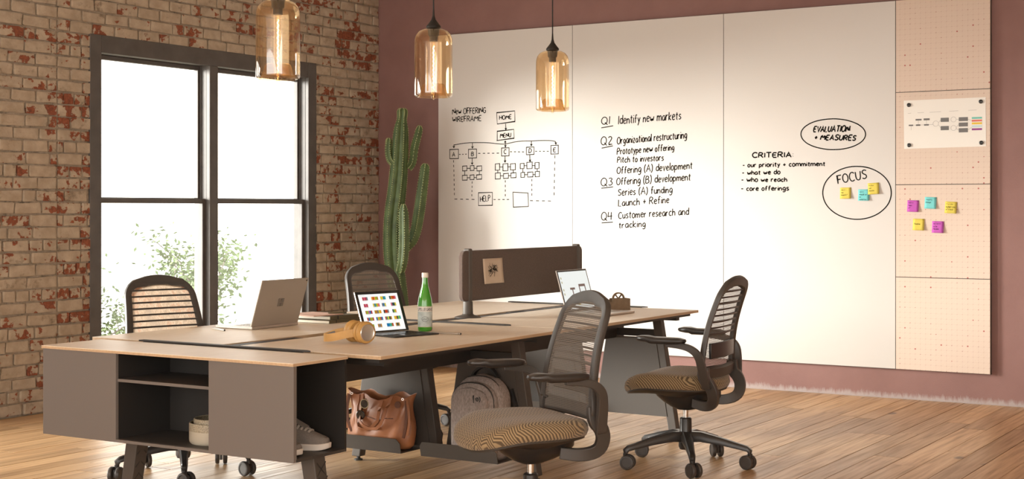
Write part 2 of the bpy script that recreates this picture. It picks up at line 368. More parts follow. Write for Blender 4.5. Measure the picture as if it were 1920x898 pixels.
while z < CEIL - .03:
    for (a, b) in ((-4.0, SEAM), (SEAM, WY)):
        y = a + (.0 if a == SEAM else 0); first = True
        while y < b - .02:
            hdr = rnd.random() < (.3 if row % 2 else .16)
            w = rnd.uniform(.088, .108) if hdr else rnd.uniform(.185, .215)
            if first and row % 2: w *= .52
            first = False
            y1 = min(y + w, b)
            if b - y1 < .05: y1 = b
            g = rnd.uniform(.0045, .008)
            p0, p1, z0, z1 = y + g, y1 - g, z + g, z + COURSE - g
            wd = in_win(p0, p1, z0, z1)
            if wd:
                cy = (p0 + p1)/2
                if p0 < wd[0] and wd[0]+.02 - p0 > .03: p1 = wd[0] + .02; wd = None
                elif p1 > wd[1] and p1 - wd[1] + .02 > .03: p0 = wd[1] - .02; wd = None
                elif z1 > wd[3] and z0 < wd[3]: z0 = wd[3] - .02; wd = None if z1 - z0 > .02 else wd
            if not wd and p1 - p0 > .02: bricks.append((p0, p1, z0, z1))
            y = y1
    z += COURSE; row += 1
def vis(b):
    x, y, d = project(WX, (b[0]+b[1])/2, (b[2]+b[3])/2)
    if not (-40 < x < 730 and -15 < y < 800): return 0
    if x > 180 and y > 590 : return 0
    if 150 < x < 590 and y > 560: return 0
    return (b[1]-b[0])*(b[3]-b[2])/d/d
bricks.sort(key=vis, reverse=True)
rest = MB(); n_ind = 0
for i, (p0, p1, z0, z1) in enumerate(bricks):
    sx = .05; proud = rnd.uniform(-.003, .003)
    if n_ind < 300 and vis((p0, p1, z0, z1)) > 0:
        o = bpy.data.objects.new('brick', BV[i % 10]); COL.objects.link(o); o.parent = wall_left; n_ind += 1
        o.location = (WX - sx/2 + proud, (p0+p1)/2, (z0+z1)/2); o.scale = (sx, p1-p0, z1-z0); o.rotation_euler = (rnd.uniform(-.008, .008), 0, 0)
    else:
        me = BV[i % 10]; c = Vector((WX - sx/2 + proud, (p0+p1)/2, (z0+z1)/2))
        rest.add([c + Vector((v.co.x*sx, v.co.y*(p1-p0), v.co.z*(z1-z0))) for v in me.vertices], [tuple(f.vertices) for f in me.polygons])
o = rest.obj('bricks', M['brick'], wall_left, fix=False); o['kind'] = 'stuff'

# plaster wall, ceiling
wall_back = struct(MB().box(WX-.145, 3.2, WY, WY+.2, -.12, CEIL).obj('wall_back', M['plaster'])); tag(wall_back, 'mauve plaster wall behind the whiteboards, pale chipped at the floor')
wall_right_added = struct(MB().box(3.2, 3.4, 1.0, WY+.2, -.12, CEIL).obj('wall_right_added', M['ceiling'])); tag(wall_right_added, 'plain side wall added out of view to block light from the right')  # unseen wall added to cut the fill light on boards and brick
ceiling = struct(MB().box(WX-.3, 3.2, -5.0, WY+.2, CEIL, CEIL+.15).obj('ceiling', M['ceiling'])); tag(ceiling, 'plain ceiling above the room')

# floor: planks laid towards the plaster wall
fl = MB().box(WX-.012, 3.2, -4.0, WY, -.12, -.020).obj('floor', M['plank']); struct(fl); tag(fl, 'worn golden pine plank floor')
PW = .138
def plank_mesh(k):
    bm = bmesh.new(); bmesh.ops.create_cube(bm, size=1); me = bpy.data.meshes.new('plank'); bm.to_mesh(me); bm.free(); me.materials.append(M['plank']); return me
PM = plank_mesh(0); far = MB(); rnd = random.Random(11); x = WX; pl = []
while x < 3.2:
    w = PW*rnd.uniform(.82, 1.12); y = -4.0 - rnd.random()*1.5
    while y < WY:
        ln = rnd.uniform(1.1, 2.6); y1 = min(y + ln, WY - .002)
        if WY - y1 < .3: y1 = WY - .002
        pl.append((x, x+w, max(y, -4.0), y1)); y = y1 + .0001
        if y1 >= WY - .01: break
    x += w
def pvis(p):
    best = 0
    for u in (0, .25, .5, .75, 1):
        q = project((p[0]+p[1])/2, p[2]+(p[3]-p[2])*u, 0)
        if -60 < q[0] < 1980 and 600 < q[1] < 930: best = max(best, 1/q[2])
    return best
pl.sort(key=pvis, reverse=True); npl = 0
for p in pl:
    g = rnd.uniform(.0012, .0030); dz = rnd.uniform(-.0012, 0)
    if npl < 290 and pvis(p) > 0:
        o = bpy.data.objects.new('plank', PM); COL.objects.link(o); o.parent = fl; npl += 1
        o.location = ((p[0]+p[1])/2, (p[2]+p[3])/2, -.01+dz); o.scale = (p[1]-p[0]-2*g, p[3]-p[2]-2*g, .02)
        b = None
    else: far.box(p[0]+g, p[1]-g, p[2]+g, p[3]-g, -.02+dz, dz)
o = far.obj('planks', M['plank'], fl, fix=False); o['kind'] = 'stuff'

# window pair: casing, mullion, four sashes
def window_pair(w, n0, t0):
    y0, y1, z0, z1 = w; ym = (y0+y1)/2; B = .098; mw = .043
    c = MB(); xf, xb = WX + .006, WX - .03
    c.box(xb, xf, y0, y0+B, z0, z1).box(xb, xf, y1-B, y1, z0, z1).box(xb, xf, y0+B, y1-B, z1-B-.02, z1).box(xb, xf+.03, y0+B, y1-B, z0, z0+.06).box(xb-.12, xf, ym-mw, ym+mw, z0+.06, z1-B-.02)
    tr = struct(c.obj('trim_%d' % t0, M['trim'], bevel=.004)); tag(tr, 'dark grey window casing with a centre mullion' + ('' if t0 == 1 else ' nearer the viewer, out of the picture'))
    for k, (a, b) in enumerate(((y0+B, ym-mw), (ym+mw, y1-B))):
        root = bpy.data.objects.new('window_%d' % (n0+k), None); COL.objects.link(root); root.location = (WX, (a+b)/2, z0); root['kind'] = 'structure'; rl = root.location
        tag(root, ('left', 'right')[k] + ' half of the dark double-hung window' + ('' if t0 == 1 else ' nearer the viewer'))
        zt = z1 - B - .02; zb = z0 + .06; zm = 1.355
        j = MB(); jx0, jx1 = WX - .145, WX - .03
        j.box(jx0, jx1, a-.012, a+.0015, zb, zt).box(jx0, jx1, b-.0015, b+.012, zb, zt).box(jx0, jx1, a, b, zt, zt+.012).box(jx0, jx1, a, b, zb-.012, zb)
        j.box(WX-.082, WX-.074, a, a+.008, zb, zt).box(WX-.082, WX-.074, b-.008, b, zb, zt)
        j.obj('jamb', M['trim'], root, rel=rl)
        def sash(nm, xo, s0, s1, st, tb, bb):
            f = MB().box(xo-.018, xo+.018, a+.002, a+st, s0, s1).box(xo-.018, xo+.018, b-st, b-.002, s0, s1).box(xo-.018, xo+.018, a+st, b-st, s1-tb, s1).box(xo-.018, xo+.018, a+st, b-st, s0, s0+bb)
            q = f.obj(nm, M['trim'], root, rel=rl, bevel=.003)
            MB().box(xo-.003, xo+.003, a+st-.004, b-st+.004, s0+bb-.004, s1-tb+.004).obj('pane', M['glass'], q, rel=rl)
        sash('upper_sash', WX-.105, zm-.012, zt-.001, .026, .030, .030)
        sash('lower_sash', WX-.055, zb+.001, zm+.012, .030, .034, .06)
window_pair(WIN, 1, 1); window_pair(WIN2, 3, 2)

# outside: pale trees below the upper storey
gr = MB().box(-46, WX-.4, -6, 50, -5.2, -5.0).obj('ground', M['ground']); gr['kind'] = 'structure'; tag(gr, 'pale ground outside far below the window')
def tree(name, label, base, h, lean, seed, leafmat, nleaf, lsize, spread):
    rd = random.Random(seed); root = thing(name, label, 'tree', base, 0, 'trees outside the window'); br = MB(); tips = []
    def grow(p, d, ln, r, lv):
        pts = [p]; q = p; dd = d
        for i in range(4):
            dd = (dd + Vector((rd.uniform(-.22, .22), rd.uniform(-.22, .22), rd.uniform(-.1, .14)))).normalized(); q = q + dd*ln/4; pts.append(q)
            if lv >= 2: tips.append((q, lv))
        br.tube(pts, [r, r*.9, r*.8, r*.7, r*.55], 5 if lv < 2 else 3)
        if lv >= 4: return
        for k in range(rd.choice((2, 3, 3)) if lv else 4):
            a = rd.uniform(0, 2*math.pi); tilt = rd.uniform(.45, .95)*spread
            u = dd.orthogonal().normalized(); w = dd.cross(u); nd = (dd*math.cos(tilt) + (u*math.cos(a) + w*math.sin(a))*math.sin(tilt)).normalized()
            grow(pts[rd.choice((2, 3, 4))], nd, ln*rd.uniform(.58, .78), r*.55, lv+1)
    grow(Vector((0, 0, 0)), Vector(lean).normalized(), h*.42, h*.022, 0)
    br.obj('branches', M['bark'], root, smooth=True, fix=False)
    lf = MB()
    for i in range(nleaf):
        p, lv = rd.choice(tips); c = p + Vector((rd.gauss(0, .16), rd.gauss(0, .16), rd.gauss(0, .13)))
        a = Vector((rd.gauss(0,1), rd.gauss(0,1), rd.gauss(0,.6))).normalized()*lsize*rd.uniform(.6, 1.2); b = a.orthogonal().normalized()*lsize*.42
        lf.add([c-a, c+b, c+a, c-b], [(0, 1, 2, 3)])
    o = lf.obj('foliage', leafmat, root, fix=False); o['kind'] = 'stuff'
tree('tree', 'sparse pale tree behind the left lower pane', (-14.26, 13.53, -5.0), 6.5, (.05, .0, 1), 4, M['leaf'], 13000, .05, .95)
tree('tree', 'airy tree at the mullion between the two lower panes', (-16.46, 16.87, -5.0), 6.1, (.0, -.05, 1), 9, M['leaf'], 9000, .055, .85)
tree('tree', 'low bushy green tree in the right lower pane', (-10.27, 11.29, -5.0), 6.5, (.02, .0, 1), 15, M['leaf2'], 24000, .05, 1.05)
# ---------------------------------------------------------------- whiteboards and pin board
TEXTS= [(0, 'New OFFERING', (-6.565, 2.061), (-6.243, 2.062), 0.047), (0, 'WIREFRAME', (-6.565, 2.0), (-6.285, 2.0), 0.041), (0, 'HOME', (-6.113, 2.003), (-6.0, 2.007), 0.034), (0, 'MENU', (-6.105, 1.86), (-6.005, 1.863), 0.034), (0, 'A', (-6.565, 1.719), (-6.54, 1.719), 0.035), (0, 'B', (-6.381, 1.72), (-6.357, 1.719), 0.034), (0, 'C', (-6.072, 1.73), (-6.049, 1.729), 0.034), (0, 'D', (-5.839, 1.735), (-5.816, 1.735), 0.034), (0, 'E', (-5.618, 1.736), (-5.595, 1.735), 0.033), (0, 'HELP', (-6.294, 1.352), (-6.199, 1.358), 0.043), (1, 'Q1', (-5.195, 1.938), (-5.122, 1.94), 0.056), (1, 'Identify new markets', (-5.049, 1.936), (-4.53, 1.956), 0.061), (1, 'Q2', (-5.199, 1.779), (-5.102, 1.785), 0.059), (1, 'Organizational restructuring', (-5.06, 1.785), (-4.483, 1.814), 0.052), (1, 'Prototype new offering', (-5.06, 1.705), (-4.586, 1.729), 0.047), (1, 'Pitch to investors', (-5.058, 1.643), (-4.672, 1.653), 0.045), (1, 'Offering (A) development', (-5.062, 1.559), (-4.439, 1.589), 0.052), (1, 'Q3', (-5.199, 1.466), (-5.098, 1.474), 0.059), (1, 'Offering (B) development', (-5.065, 1.474), (-4.453, 1.504), 0.053), (1, 'Series (A) funding', (-5.052, 1.393), (-4.601, 1.414), 0.051), (1, 'Launch + Refine', (-5.049, 1.313), (-4.627, 1.338), 0.052), (1, 'Q4', (-5.195, 1.205), (-5.102, 1.213), 0.059), (1, 'Customer research and', (-5.049, 1.219), (-4.468, 1.25), 0.052), (1, 'tracking', (-5.045, 1.147), (-4.822, 1.16), 0.049), (2, 'EVALUATION', (-3.511, 1.835), (-3.254, 1.83), 0.039), (2, '+ MEASURES', (-3.504, 1.78), (-3.208, 1.767), 0.036), (2, 'CRITERIA:', (-3.968, 1.662), (-3.659, 1.661), 0.035), (2, '- our priority + commitment', (-4.041, 1.595), (-3.426, 1.595), 0.032), (2, '- what we do', (-4.045, 1.54), (-3.757, 1.541), 0.032), (2, '- who we reach', (-4.051, 1.489), (-3.706, 1.488), 0.032), (2, '- core offerings', (-4.053, 1.425), (-3.692, 1.425), 0.032), (2, 'FOCUS', (-3.331, 1.468), (-3.125, 1.504), 0.06)]
INK0= [[(-6.139, 2.06), (-5.97, 2.069), (-5.968, 1.985), (-6.134, 1.97), (-6.139, 2.06)], [(-6.134, 1.838), (-6.134, 1.912), (-5.978, 1.923), (-5.976, 1.853), (-6.14, 1.838)], [(-6.055, 1.971), (-6.052, 1.922)], [(-6.062, 1.936), (-6.052, 1.922), (-6.043, 1.936)], [(-6.55, 1.812), (-6.465, 1.824), (-6.369, 1.828), (-6.225, 1.824), (-6.119, 1.811), (-6.061, 1.808), (-6.014, 1.816), (-5.956, 1.826), (-5.887, 1.829), (-5.807, 1.827), (-5.716, 1.829), (-5.637, 1.826), (-5.598, 1.818)], [(-6.55, 1.816), (-6.55, 1.79)], [(-6.56, 1.804), (-6.55, 1.79), (-6.54, 1.805)], [(-6.369, 1.827), (-6.37, 1.783)], [(-6.379, 1.797), (-6.37, 1.783), (-6.36, 1.798)], [(-6.058, 1.833), (-6.057, 1.785)], [(-6.066, 1.799), (-6.057, 1.785), (-6.048, 1.8)], [(-6.068, 1.821), (-6.058, 1.833), (-6.049, 1.821)], [(-5.817, 1.825), (-5.817, 1.789)], [(-5.826, 1.803), (-5.817, 1.789), (-5.808, 1.803)], [(-5.598, 1.818), (-5.595, 1.796)], [(-5.604, 1.81), (-5.595, 1.796), (-5.586, 1.811)], [(-6.59, 1.776), (-6.505, 1.777), (-6.505, 1.702), (-6.59, 1.702), (-6.59, 1.776)], [(-6.408, 1.774), (-6.33, 1.775), (-6.33, 1.704), (-6.408, 1.703), (-6.408, 1.774)], [(-6.093, 1.778), (-6.023, 1.779), (-6.023, 1.715), (-6.093, 1.714), (-6.093, 1.778)], [(-5.862, 1.779), (-5.793, 1.78), (-5.793, 1.721), (-5.862, 1.72), (-5.862, 1.779)], [(-5.639, 1.788), (-5.573, 1.789), (-5.573, 1.721), (-5.639, 1.72), (-5.639, 1.788)], [(-6.372, 1.703), (-6.372, 1.652)], [(-6.382, 1.667), (-6.372, 1.652), (-6.363, 1.667)], [(-6.061, 1.714), (-6.061, 1.664)], [(-6.07, 1.678), (-6.061, 1.664), (-6.051, 1.679)], [(-5.832, 1.717), (-5.829, 1.666)], [(-5.839, 1.68), (-5.829, 1.666), (-5.82, 1.681)], [(-6.465, 1.639), (-6.423, 1.641), (-6.423, 1.602), (-6.465, 1.6), (-6.465, 1.639)], [(-6.39, 1.641), (-6.354, 1.643), (-6.354, 1.604), (-6.39, 1.602), (-6.39, 1.641)], [(-6.327, 1.637), (-6.281, 1.639), (-6.281, 1.6), (-6.327, 1.598), (-6.327, 1.637)], [(-6.467, 1.564), (-6.42, 1.566), (-6.42, 1.526), (-6.467, 1.525), (-6.467, 1.564)], [(-6.393, 1.565), (-6.354, 1.568), (-6.354, 1.53), (-6.393, 1.529), (-6.393, 1.565)], [(-6.33, 1.566), (-6.281, 1.569), (-6.281, 1.533), (-6.33, 1.531), (-6.33, 1.566)], [(-6.152, 1.652), (-6.111, 1.654), (-6.111, 1.603), (-6.152, 1.602), (-6.152, 1.652)], [(-6.08, 1.651), (-6.034, 1.653), (-6.034, 1.597), (-6.08, 1.596), (-6.08, 1.651)], [(-6.01, 1.65), (-5.964, 1.652), (-5.964, 1.603), (-6.01, 1.602), (-6.01, 1.65)], [(-6.152, 1.579), (-6.104, 1.581), (-6.104, 1.533), (-6.152, 1.531), (-6.152, 1.579)], [(-6.075, 1.573), (-6.029, 1.576), (-6.029, 1.537), (-6.075, 1.535), (-6.075, 1.573)], [(-6.006, 1.577), (-5.958, 1.58), (-5.958, 1.541), (-6.006, 1.54), (-6.006, 1.577)], [(-5.919, 1.651), (-5.884, 1.653), (-5.884, 1.612), (-5.919, 1.611), (-5.919, 1.651)], [(-5.858, 1.66), (-5.809, 1.662), (-5.809, 1.611), (-5.858, 1.61), (-5.858, 1.66)], [(-5.784, 1.656), (-5.747, 1.658), (-5.747, 1.61), (-5.784, 1.609), (-5.784, 1.656)], [(-5.913, 1.579), (-5.879, 1.582), (-5.879, 1.543), (-5.913, 1.542), (-5.913, 1.579)], [(-5.852, 1.581), (-5.803, 1.584), (-5.803, 1.545), (-5.852, 1.544), (-5.852, 1.581)], [(-5.782, 1.585), (-5.743, 1.588), (-5.743, 1.547), (-5.782, 1.545), (-5.782, 1.585)], [(-6.423, 1.621), (-6.39, 1.62)], [(-6.354, 1.621), (-6.327, 1.62)], [(-6.42, 1.545), (-6.393, 1.545)], [(-6.354, 1.546), (-6.33, 1.545)], [(-6.111, 1.627), (-6.08, 1.627)], [(-6.034, 1.627), (-6.01, 1.627)], [(-6.104, 1.557), (-6.075, 1.556)], [(-6.029, 1.557), (-6.006, 1.556)], [(-5.884, 1.634), (-5.858, 1.633)], [(-5.809, 1.634), (-5.784, 1.633)], [(-5.879, 1.563), (-5.852, 1.563)], [(-5.803, 1.563), (-5.782, 1.563)], [(-6.444, 1.6), (-6.444, 1.566)], [(-6.303, 1.598), (-6.303, 1.568)], [(-6.129, 1.602), (-6.129, 1.581)], [(-5.984, 1.602), (-5.984, 1.579)], [(-5.895, 1.61), (-5.895, 1.581)], [(-5.764, 1.608), (-5.764, 1.587)], [(-6.499, 1.735), (-6.484, 1.735)], [(-6.469, 1.735), (-6.455, 1.735)], [(-6.44, 1.735), (-6.425, 1.736)], [(-6.315, 1.74), (-6.293, 1.739)], [(-6.27, 1.739), (-6.248, 1.739)], [(-6.227, 1.739), (-6.205, 1.739)], [(-6.183, 1.738), (-6.161, 1.738)], [(-6.139, 1.738), (-6.117, 1.738)], [(-6.014, 1.747), (-5.995, 1.746)], [(-5.977, 1.745), (-5.958, 1.745)], [(-5.94, 1.744), (-5.921, 1.743)], [(-5.903, 1.743), (-5.884, 1.742)], [(-5.782, 1.746), (-5.764, 1.745)], [(-5.746, 1.745), (-5.729, 1.745)], [(-5.711, 1.744), (-5.694, 1.744)], [(-5.676, 1.744), (-5.659, 1.743)], [(-6.553, 1.689), (-6.552, 1.67)], [(-6.552, 1.651), (-6.551, 1.632)], [(-6.55, 1.613), (-6.55, 1.594)], [(-6.549, 1.575), (-6.549, 1.556)], [(-6.548, 1.538), (-6.548, 1.519)], [(-6.547, 1.5), (-6.547, 1.481)], [(-6.546, 1.462), (-6.546, 1.443)], [(-6.545, 1.424), (-6.545, 1.405)], [(-6.372, 1.515), (-6.373, 1.497)], [(-6.373, 1.48), (-6.373, 1.463)], [(-6.374, 1.446), (-6.374, 1.429)], [(-6.375, 1.412), (-6.375, 1.395)], [(-6.058, 1.521), (-6.058, 1.503)], [(-6.058, 1.485), (-6.058, 1.466)], [(-6.058, 1.448), (-6.058, 1.43)], [(-6.058, 1.411), (-6.058, 1.393)], [(-5.813, 1.529), (-5.813, 1.51)], [(-5.813, 1.491), (-5.813, 1.472)], [(-5.813, 1.453), (-5.813, 1.434)], [(-5.813, 1.416), (-5.813, 1.397)], [(-5.603, 1.711), (-5.604, 1.687)], [(-5.604, 1.663), (-5.605, 1.639)], [(-5.606, 1.615), (-5.606, 1.591)], [(-5.607, 1.567), (-5.608, 1.543)], [(-5.608, 1.519), (-5.609, 1.495)], [(-5.61, 1.471), (-5.61, 1.447)], [(-5.611, 1.423), (-5.611, 1.399)], [(-6.544, 1.373), (-6.516, 1.373)], [(-6.488, 1.372), (-6.461, 1.371)], [(-6.433, 1.371), (-6.405, 1.37)], [(-6.378, 1.37), (-6.35, 1.369)], [(-6.169, 1.368), (-6.148, 1.368)], [(-6.127, 1.368), (-6.106, 1.368)], [(-6.085, 1.368), (-6.064, 1.368)], [(-6.044, 1.368), (-6.023, 1.368)], [(-5.829, 1.359), (-5.802, 1.358)], [(-5.775, 1.358), (-5.747, 1.357)], [(-5.72, 1.356), (-5.693, 1.356)], [(-5.666, 1.355), (-5.639, 1.354)], [(-6.312, 1.423), (-6.18, 1.425), (-6.18, 1.322), (-6.312, 1.32), (-6.312, 1.423)], [(-5.844, 1.418), (-5.987, 1.426), (-5.983, 1.307), (-5.843, 1.313), (-5.848, 1.418)]]
INK1= [[(-5.195, 1.912), (-5.093, 1.925)], [(-5.192, 1.757), (-5.095, 1.773)], [(-5.195, 1.451), (-5.093, 1.461)], [(-5.192, 1.187), (-5.095, 1.193)]]
INK2= [[(-3.169, 1.865), (-3.191, 1.879), (-3.218, 1.892), (-3.248, 1.903), (-3.281, 1.912), (-3.317, 1.918), (-3.355, 1.922), (-3.392, 1.922), (-3.429, 1.92), (-3.465, 1.915), (-3.498, 1.908), (-3.528, 1.898), (-3.554, 1.885), (-3.575, 1.871), (-3.59, 1.855), (-3.599, 1.839), (-3.602, 1.821), (-3.599, 1.804), (-3.59, 1.786), (-3.575, 1.77), (-3.555, 1.754), (-3.529, 1.741), (-3.499, 1.729), (-3.466, 1.72), (-3.431, 1.713), (-3.394, 1.708), (-3.356, 1.707), (-3.319, 1.708), (-3.283, 1.712), (-3.249, 1.719), (-3.219, 1.728), (-3.192, 1.74), (-3.17, 1.753), (-3.153, 1.768), (-3.142, 1.784), (-3.136, 1.801), (-3.137, 1.818), (-3.143, 1.835), (-3.155, 1.852), (-3.173, 1.867), (-3.195, 1.882)], [(-3.109, 1.575), (-3.146, 1.584), (-3.185, 1.588), (-3.224, 1.588), (-3.263, 1.583), (-3.3, 1.573), (-3.335, 1.559), (-3.366, 1.54), (-3.392, 1.518), (-3.414, 1.493), (-3.43, 1.466), (-3.439, 1.437), (-3.443, 1.407), (-3.439, 1.377), (-3.43, 1.348), (-3.414, 1.32), (-3.392, 1.295), (-3.366, 1.273), (-3.335, 1.254), (-3.3, 1.239), (-3.263, 1.229), (-3.224, 1.223), (-3.185, 1.222), (-3.146, 1.226), (-3.109, 1.235), (-3.074, 1.248), (-3.042, 1.265), (-3.015, 1.286), (-2.992, 1.309), (-2.974, 1.335), (-2.963, 1.363), (-2.957, 1.392), (-2.958, 1.421), (-2.964, 1.45), (-2.977, 1.478), (-2.995, 1.504), (-3.019, 1.527), (-3.047, 1.547), (-3.079, 1.564), (-3.115, 1.577), (-3.153, 1.585)]]
GL = {}
def _g(ch, w, s):
    GL[ch] = (w, [[tuple(map(float, p.split(','))) for p in st.split()] for st in s.split(';')])
_o = ' '.join('%.2f,%.2f' % (2-2*math.sin(k*math.pi/8), 3+3*math.cos(k*math.pi/8)) for k in range(17))
_l = ' '.join('%.2f,%.2f' % (1.3-1.25*math.sin(k*math.pi/6), 2+2*math.cos(k*math.pi/6)) for k in range(13))
for ch, w, s in (('A',4,'0,0 2,6 4,0;.8,2.3 3.2,2.3'),('B',3.6,'0,0 0,6 2.4,5.8 3,4.6 2.2,3.3 0,3.1;2.2,3.2 3.5,2 3.2,.6 2,0 0,0'),('C',3.6,'3.6,5 2.4,6 .8,5.4 0,3 .8,.6 2.2,0 3.6,.8'),
 ('D',3.8,'0,0 0,6 2,5.8 3.7,4.4 3.7,2 2.2,.2 0,0'),('E',3.2,'3.2,6 0,6 0,0 3.2,0;0,3.1 2.6,3.1'),('F',3,'3.2,6 0,6 0,0;0,3.1 2.5,3.1'),('G',3.8,'3.6,5 2.4,6 .8,5.4 0,3 .8,.5 2.4,0 3.7,1 3.7,2.7 2.2,2.7'),
 ('H',3.8,'0,6 0,0;3.8,6 3.8,0;0,3 3.8,3'),('I',.4,'.2,6 .2,0'),('L',2.8,'0,6 0,0 2.8,0'),('M',4.6,'0,0 .4,6 2.3,2 4.2,6 4.6,0'),('N',3.8,'0,0 0,6 3.8,0 3.8,6'),('O',4,_o),
 ('P',3.2,'0,0 0,6 2.2,6 3.2,4.7 2.2,3.1 0,2.9'),('Q',4.2,_o+';2.4,1.6 4.4,-.6'),('R',3.4,'0,0 0,6 2.2,6 3.2,4.7 2.2,3.1 0,2.9;1.3,3 3.4,0'),('S',3.2,'3.2,5.2 1.8,6 .3,5.2 .5,3.7 2.8,2.5 3,1 1.6,0 0,.8'),
 ('T',3.6,'0,6 3.6,6;1.8,6 1.8,0'),('U',3.6,'0,6 0,1.4 1.6,0 3.2,.8 3.6,6'),('V',3.8,'0,6 1.9,0 3.8,6'),('W',5,'0,6 1.2,0 2.5,4 3.8,0 5,6'),
 ('a',2.8,'2.7,3.4 1.4,4 .2,2.8 .2,1 1.2,0 2.5,1 2.7,3.8 2.8,0'),('b',2.6,'0,6 0,0;0,2.6 1.2,3.9 2.5,2.6 2.3,.8 1,0 0,.8'),('c',2.4,'2.4,3.3 1.3,4 .1,2.6 .3,.8 1.4,0 2.4,.7'),
 ('d',2.7,'2.6,1 1.4,0 .1,1.2 .4,3.4 1.6,4 2.6,2.8;2.7,6.2 2.7,0'),('e',2.5,'.1,2 2.4,2.3 2.2,3.5 1.2,4 .1,2.8 .2,.9 1.3,0 2.5,.7'),('f',2.2,'2.3,5.6 1.4,6.2 .8,5.2 .8,0;0,3.4 1.9,3.5'),
 ('g',2.6,'2.5,3.4 1.3,4 .1,2.6 .5,.6 1.7,.4 2.5,1.6 2.6,3.8 2.5,-1.2 1.3,-2 .1,-1.4'),('h',2.5,'0,6 0,0;0,2.4 1.3,3.9 2.4,2.8 2.5,0'),('i',.4,'.2,3.8 .2,0;.2,5 .25,5.5'),('k',2.4,'0,6 0,0;2.2,3.8 0,1.8 2.4,0'),
 ('l',.4,'.2,6.2 .2,0'),('m',4.2,'0,4 0,0;0,2.6 1.1,3.9 2,2.8 2,0;2,2.6 3.2,3.9 4.1,2.8 4.2,0'),('n',2.5,'0,4 0,0;0,2.5 1.3,3.9 2.4,2.8 2.5,0'),('o',2.6,_l),('p',2.6,'0,4 0,-2;0,2.6 1.2,3.9 2.5,2.6 2.2,.8 1,.2 0,1'),
 ('r',1.9,'0,4 0,0;0,2.4 .9,3.7 1.9,3.7'),('s',2.2,'2.1,3.5 1.1,4 .2,3.3 .5,2.3 1.9,1.7 2.1,.7 1,0 0,.5'),('t',2,'.9,5.4 .9,.6 1.8,0;0,3.8 2,3.9'),('u',2.5,'0,3.9 .1,.9 1.1,0 2.3,1;2.4,3.9 2.5,0'),('v',2.4,'0,4 1.2,0 2.4,4'),
 ('w',3.8,'0,4 .9,0 1.9,3 2.9,0 3.8,4'),('x',2.4,'0,4 2.4,0;2.3,4 0,0'),('y',2.5,'0,4 1.3,.6;2.5,4 .5,-2'),('z',2.4,'0,4 2.3,4 0,0 2.4,0'),('1',.6,'.3,6 .3,0'),('2',3.2,'.2,5 1.4,6 2.8,5.2 2.6,3.6 0,0 3.3,0'),
 ('3',3,'.2,5.6 1.8,6 2.8,4.8 1.2,3.3 2.9,2.2 2.4,.5 1,0 0,.7'),('4',3.2,'.4,6 0,2.6 3.2,2.8;2.6,5.8 2.4,0'),('(',1.4,'1.4,6.8 .2,4.6 .2,1.2 1.3,-1'),(')',1.4,'0,6.8 1.2,4.6 1.2,1.2 .1,-1'),
 ('+',2.6,'1.3,4.2 1.3,.8;0,2.5 2.6,2.5'),('-',2,'0,2.4 2,2.4'),(':',.5,'.2,3.6 .3,4;.2,.8 .3,1.2'),('.',.4,'.1,0 .3,.4'),('?',2.6,'0,5 1.2,6 2.4,5 1.3,3.2 1.2,1.8;1.2,.2 1.3,.6')): _g(ch, w, s)
def layout(txt, gap=1.05, jit=0, rd=random):
    x = 0; out = []
    for ch in txt:
        if ch == ' ': x += 2.4; continue
        w, st = GL[ch]; dy = rd.uniform(-jit, jit); sc = 1 + rd.uniform(-jit, jit)*.5
        for s in st: out.append([(x + px*sc + dy*.3, py*sc + dy) for px, py in s])
        x += w*sc + gap
    return out, x - gap
def ribbons(mb, lines, w, fn):
    """flat pen strokes of width w; fn maps plane coordinates to 3D"""
    for ln in lines:
        P = [Vector(p) for p in ln]; n = len(P)
        if n < 2: continue
        closed = (P[0]-P[-1]).length < 1e-6; L_, R_ = [], []
        for i in range(n):
            a = P[i-1] if i else (P[-2] if closed else P[0]); b = P[i+1] if i < n-1 else (P[1] if closed else P[-1])
            t = b - a
            t = t.normalized() if t.length > 1e-9 else Vector((1, 0)); nn = Vector((-t.y, t.x))
            if 0 < i < n-1 or closed:
                t1 = (P[i]-a).normalized() if (P[i]-a).length > 1e-9 else t; k = max(.55, abs(Vector((-t1.y, t1.x)).dot(nn)))
            else: k = 1
            L_.append(P[i] + nn*w/2/k); R_.append(P[i] - nn*w/2/k)
        vs_ = []
        for a, b in zip(L_, R_): vs_ += [fn(*a), fn(*b)]
        mb.add(vs_, [(2*i, 2*i+1, 2*i+3, 2*i+2) for i in range(n-1)])
def smooth2(pts, it=2):
    for _ in range(it):
        q = [pts[0]]
        for a, b in zip(pts, pts[1:]): q += [(a[0]*.75+b[0]*.25, a[1]*.75+b[1]*.25), (a[0]*.25+b[0]*.75, a[1]*.25+b[1]*.75)]
        pts = q + [pts[-1]]
    return pts
BZ0, BZ1 = .203, 2.714; BX = [-6.705, -5.448, -4.190, -2.928, -2.298]; BT = .034; BF = WY - BT
def board(i, label):
    x0, x1 = BX[i]+.0022, BX[i+1]-.0022; root = thing('whiteboard', label, 'whiteboard', ((x0+x1)/2, WY, BZ0), 0, 'whiteboard panels on the mauve wall'); rl = root.location
    MB().box(x0, x1, BF, BF+.004, BZ0+.003, BZ1-.003).obj('writing_surface', M['white'], root, rel=rl)
    MB().box(x0-.0015, x1+.0015, BF+.004, WY, BZ0, BZ1).obj('edge_frame', M['boardedge'], root, rel=rl)
    return root
boards = [board(0, 'whiteboard panel nearest the cactus, with a box wireframe diagram'), board(1, 'middle whiteboard panel with a handwritten list from Q1 to Q4'), board(2, 'whiteboard panel beside the pin board, with CRITERIA and FOCUS notes')]
on_board = lambda x, z: (x, BF-.0009, z)
rd = random.Random(5)
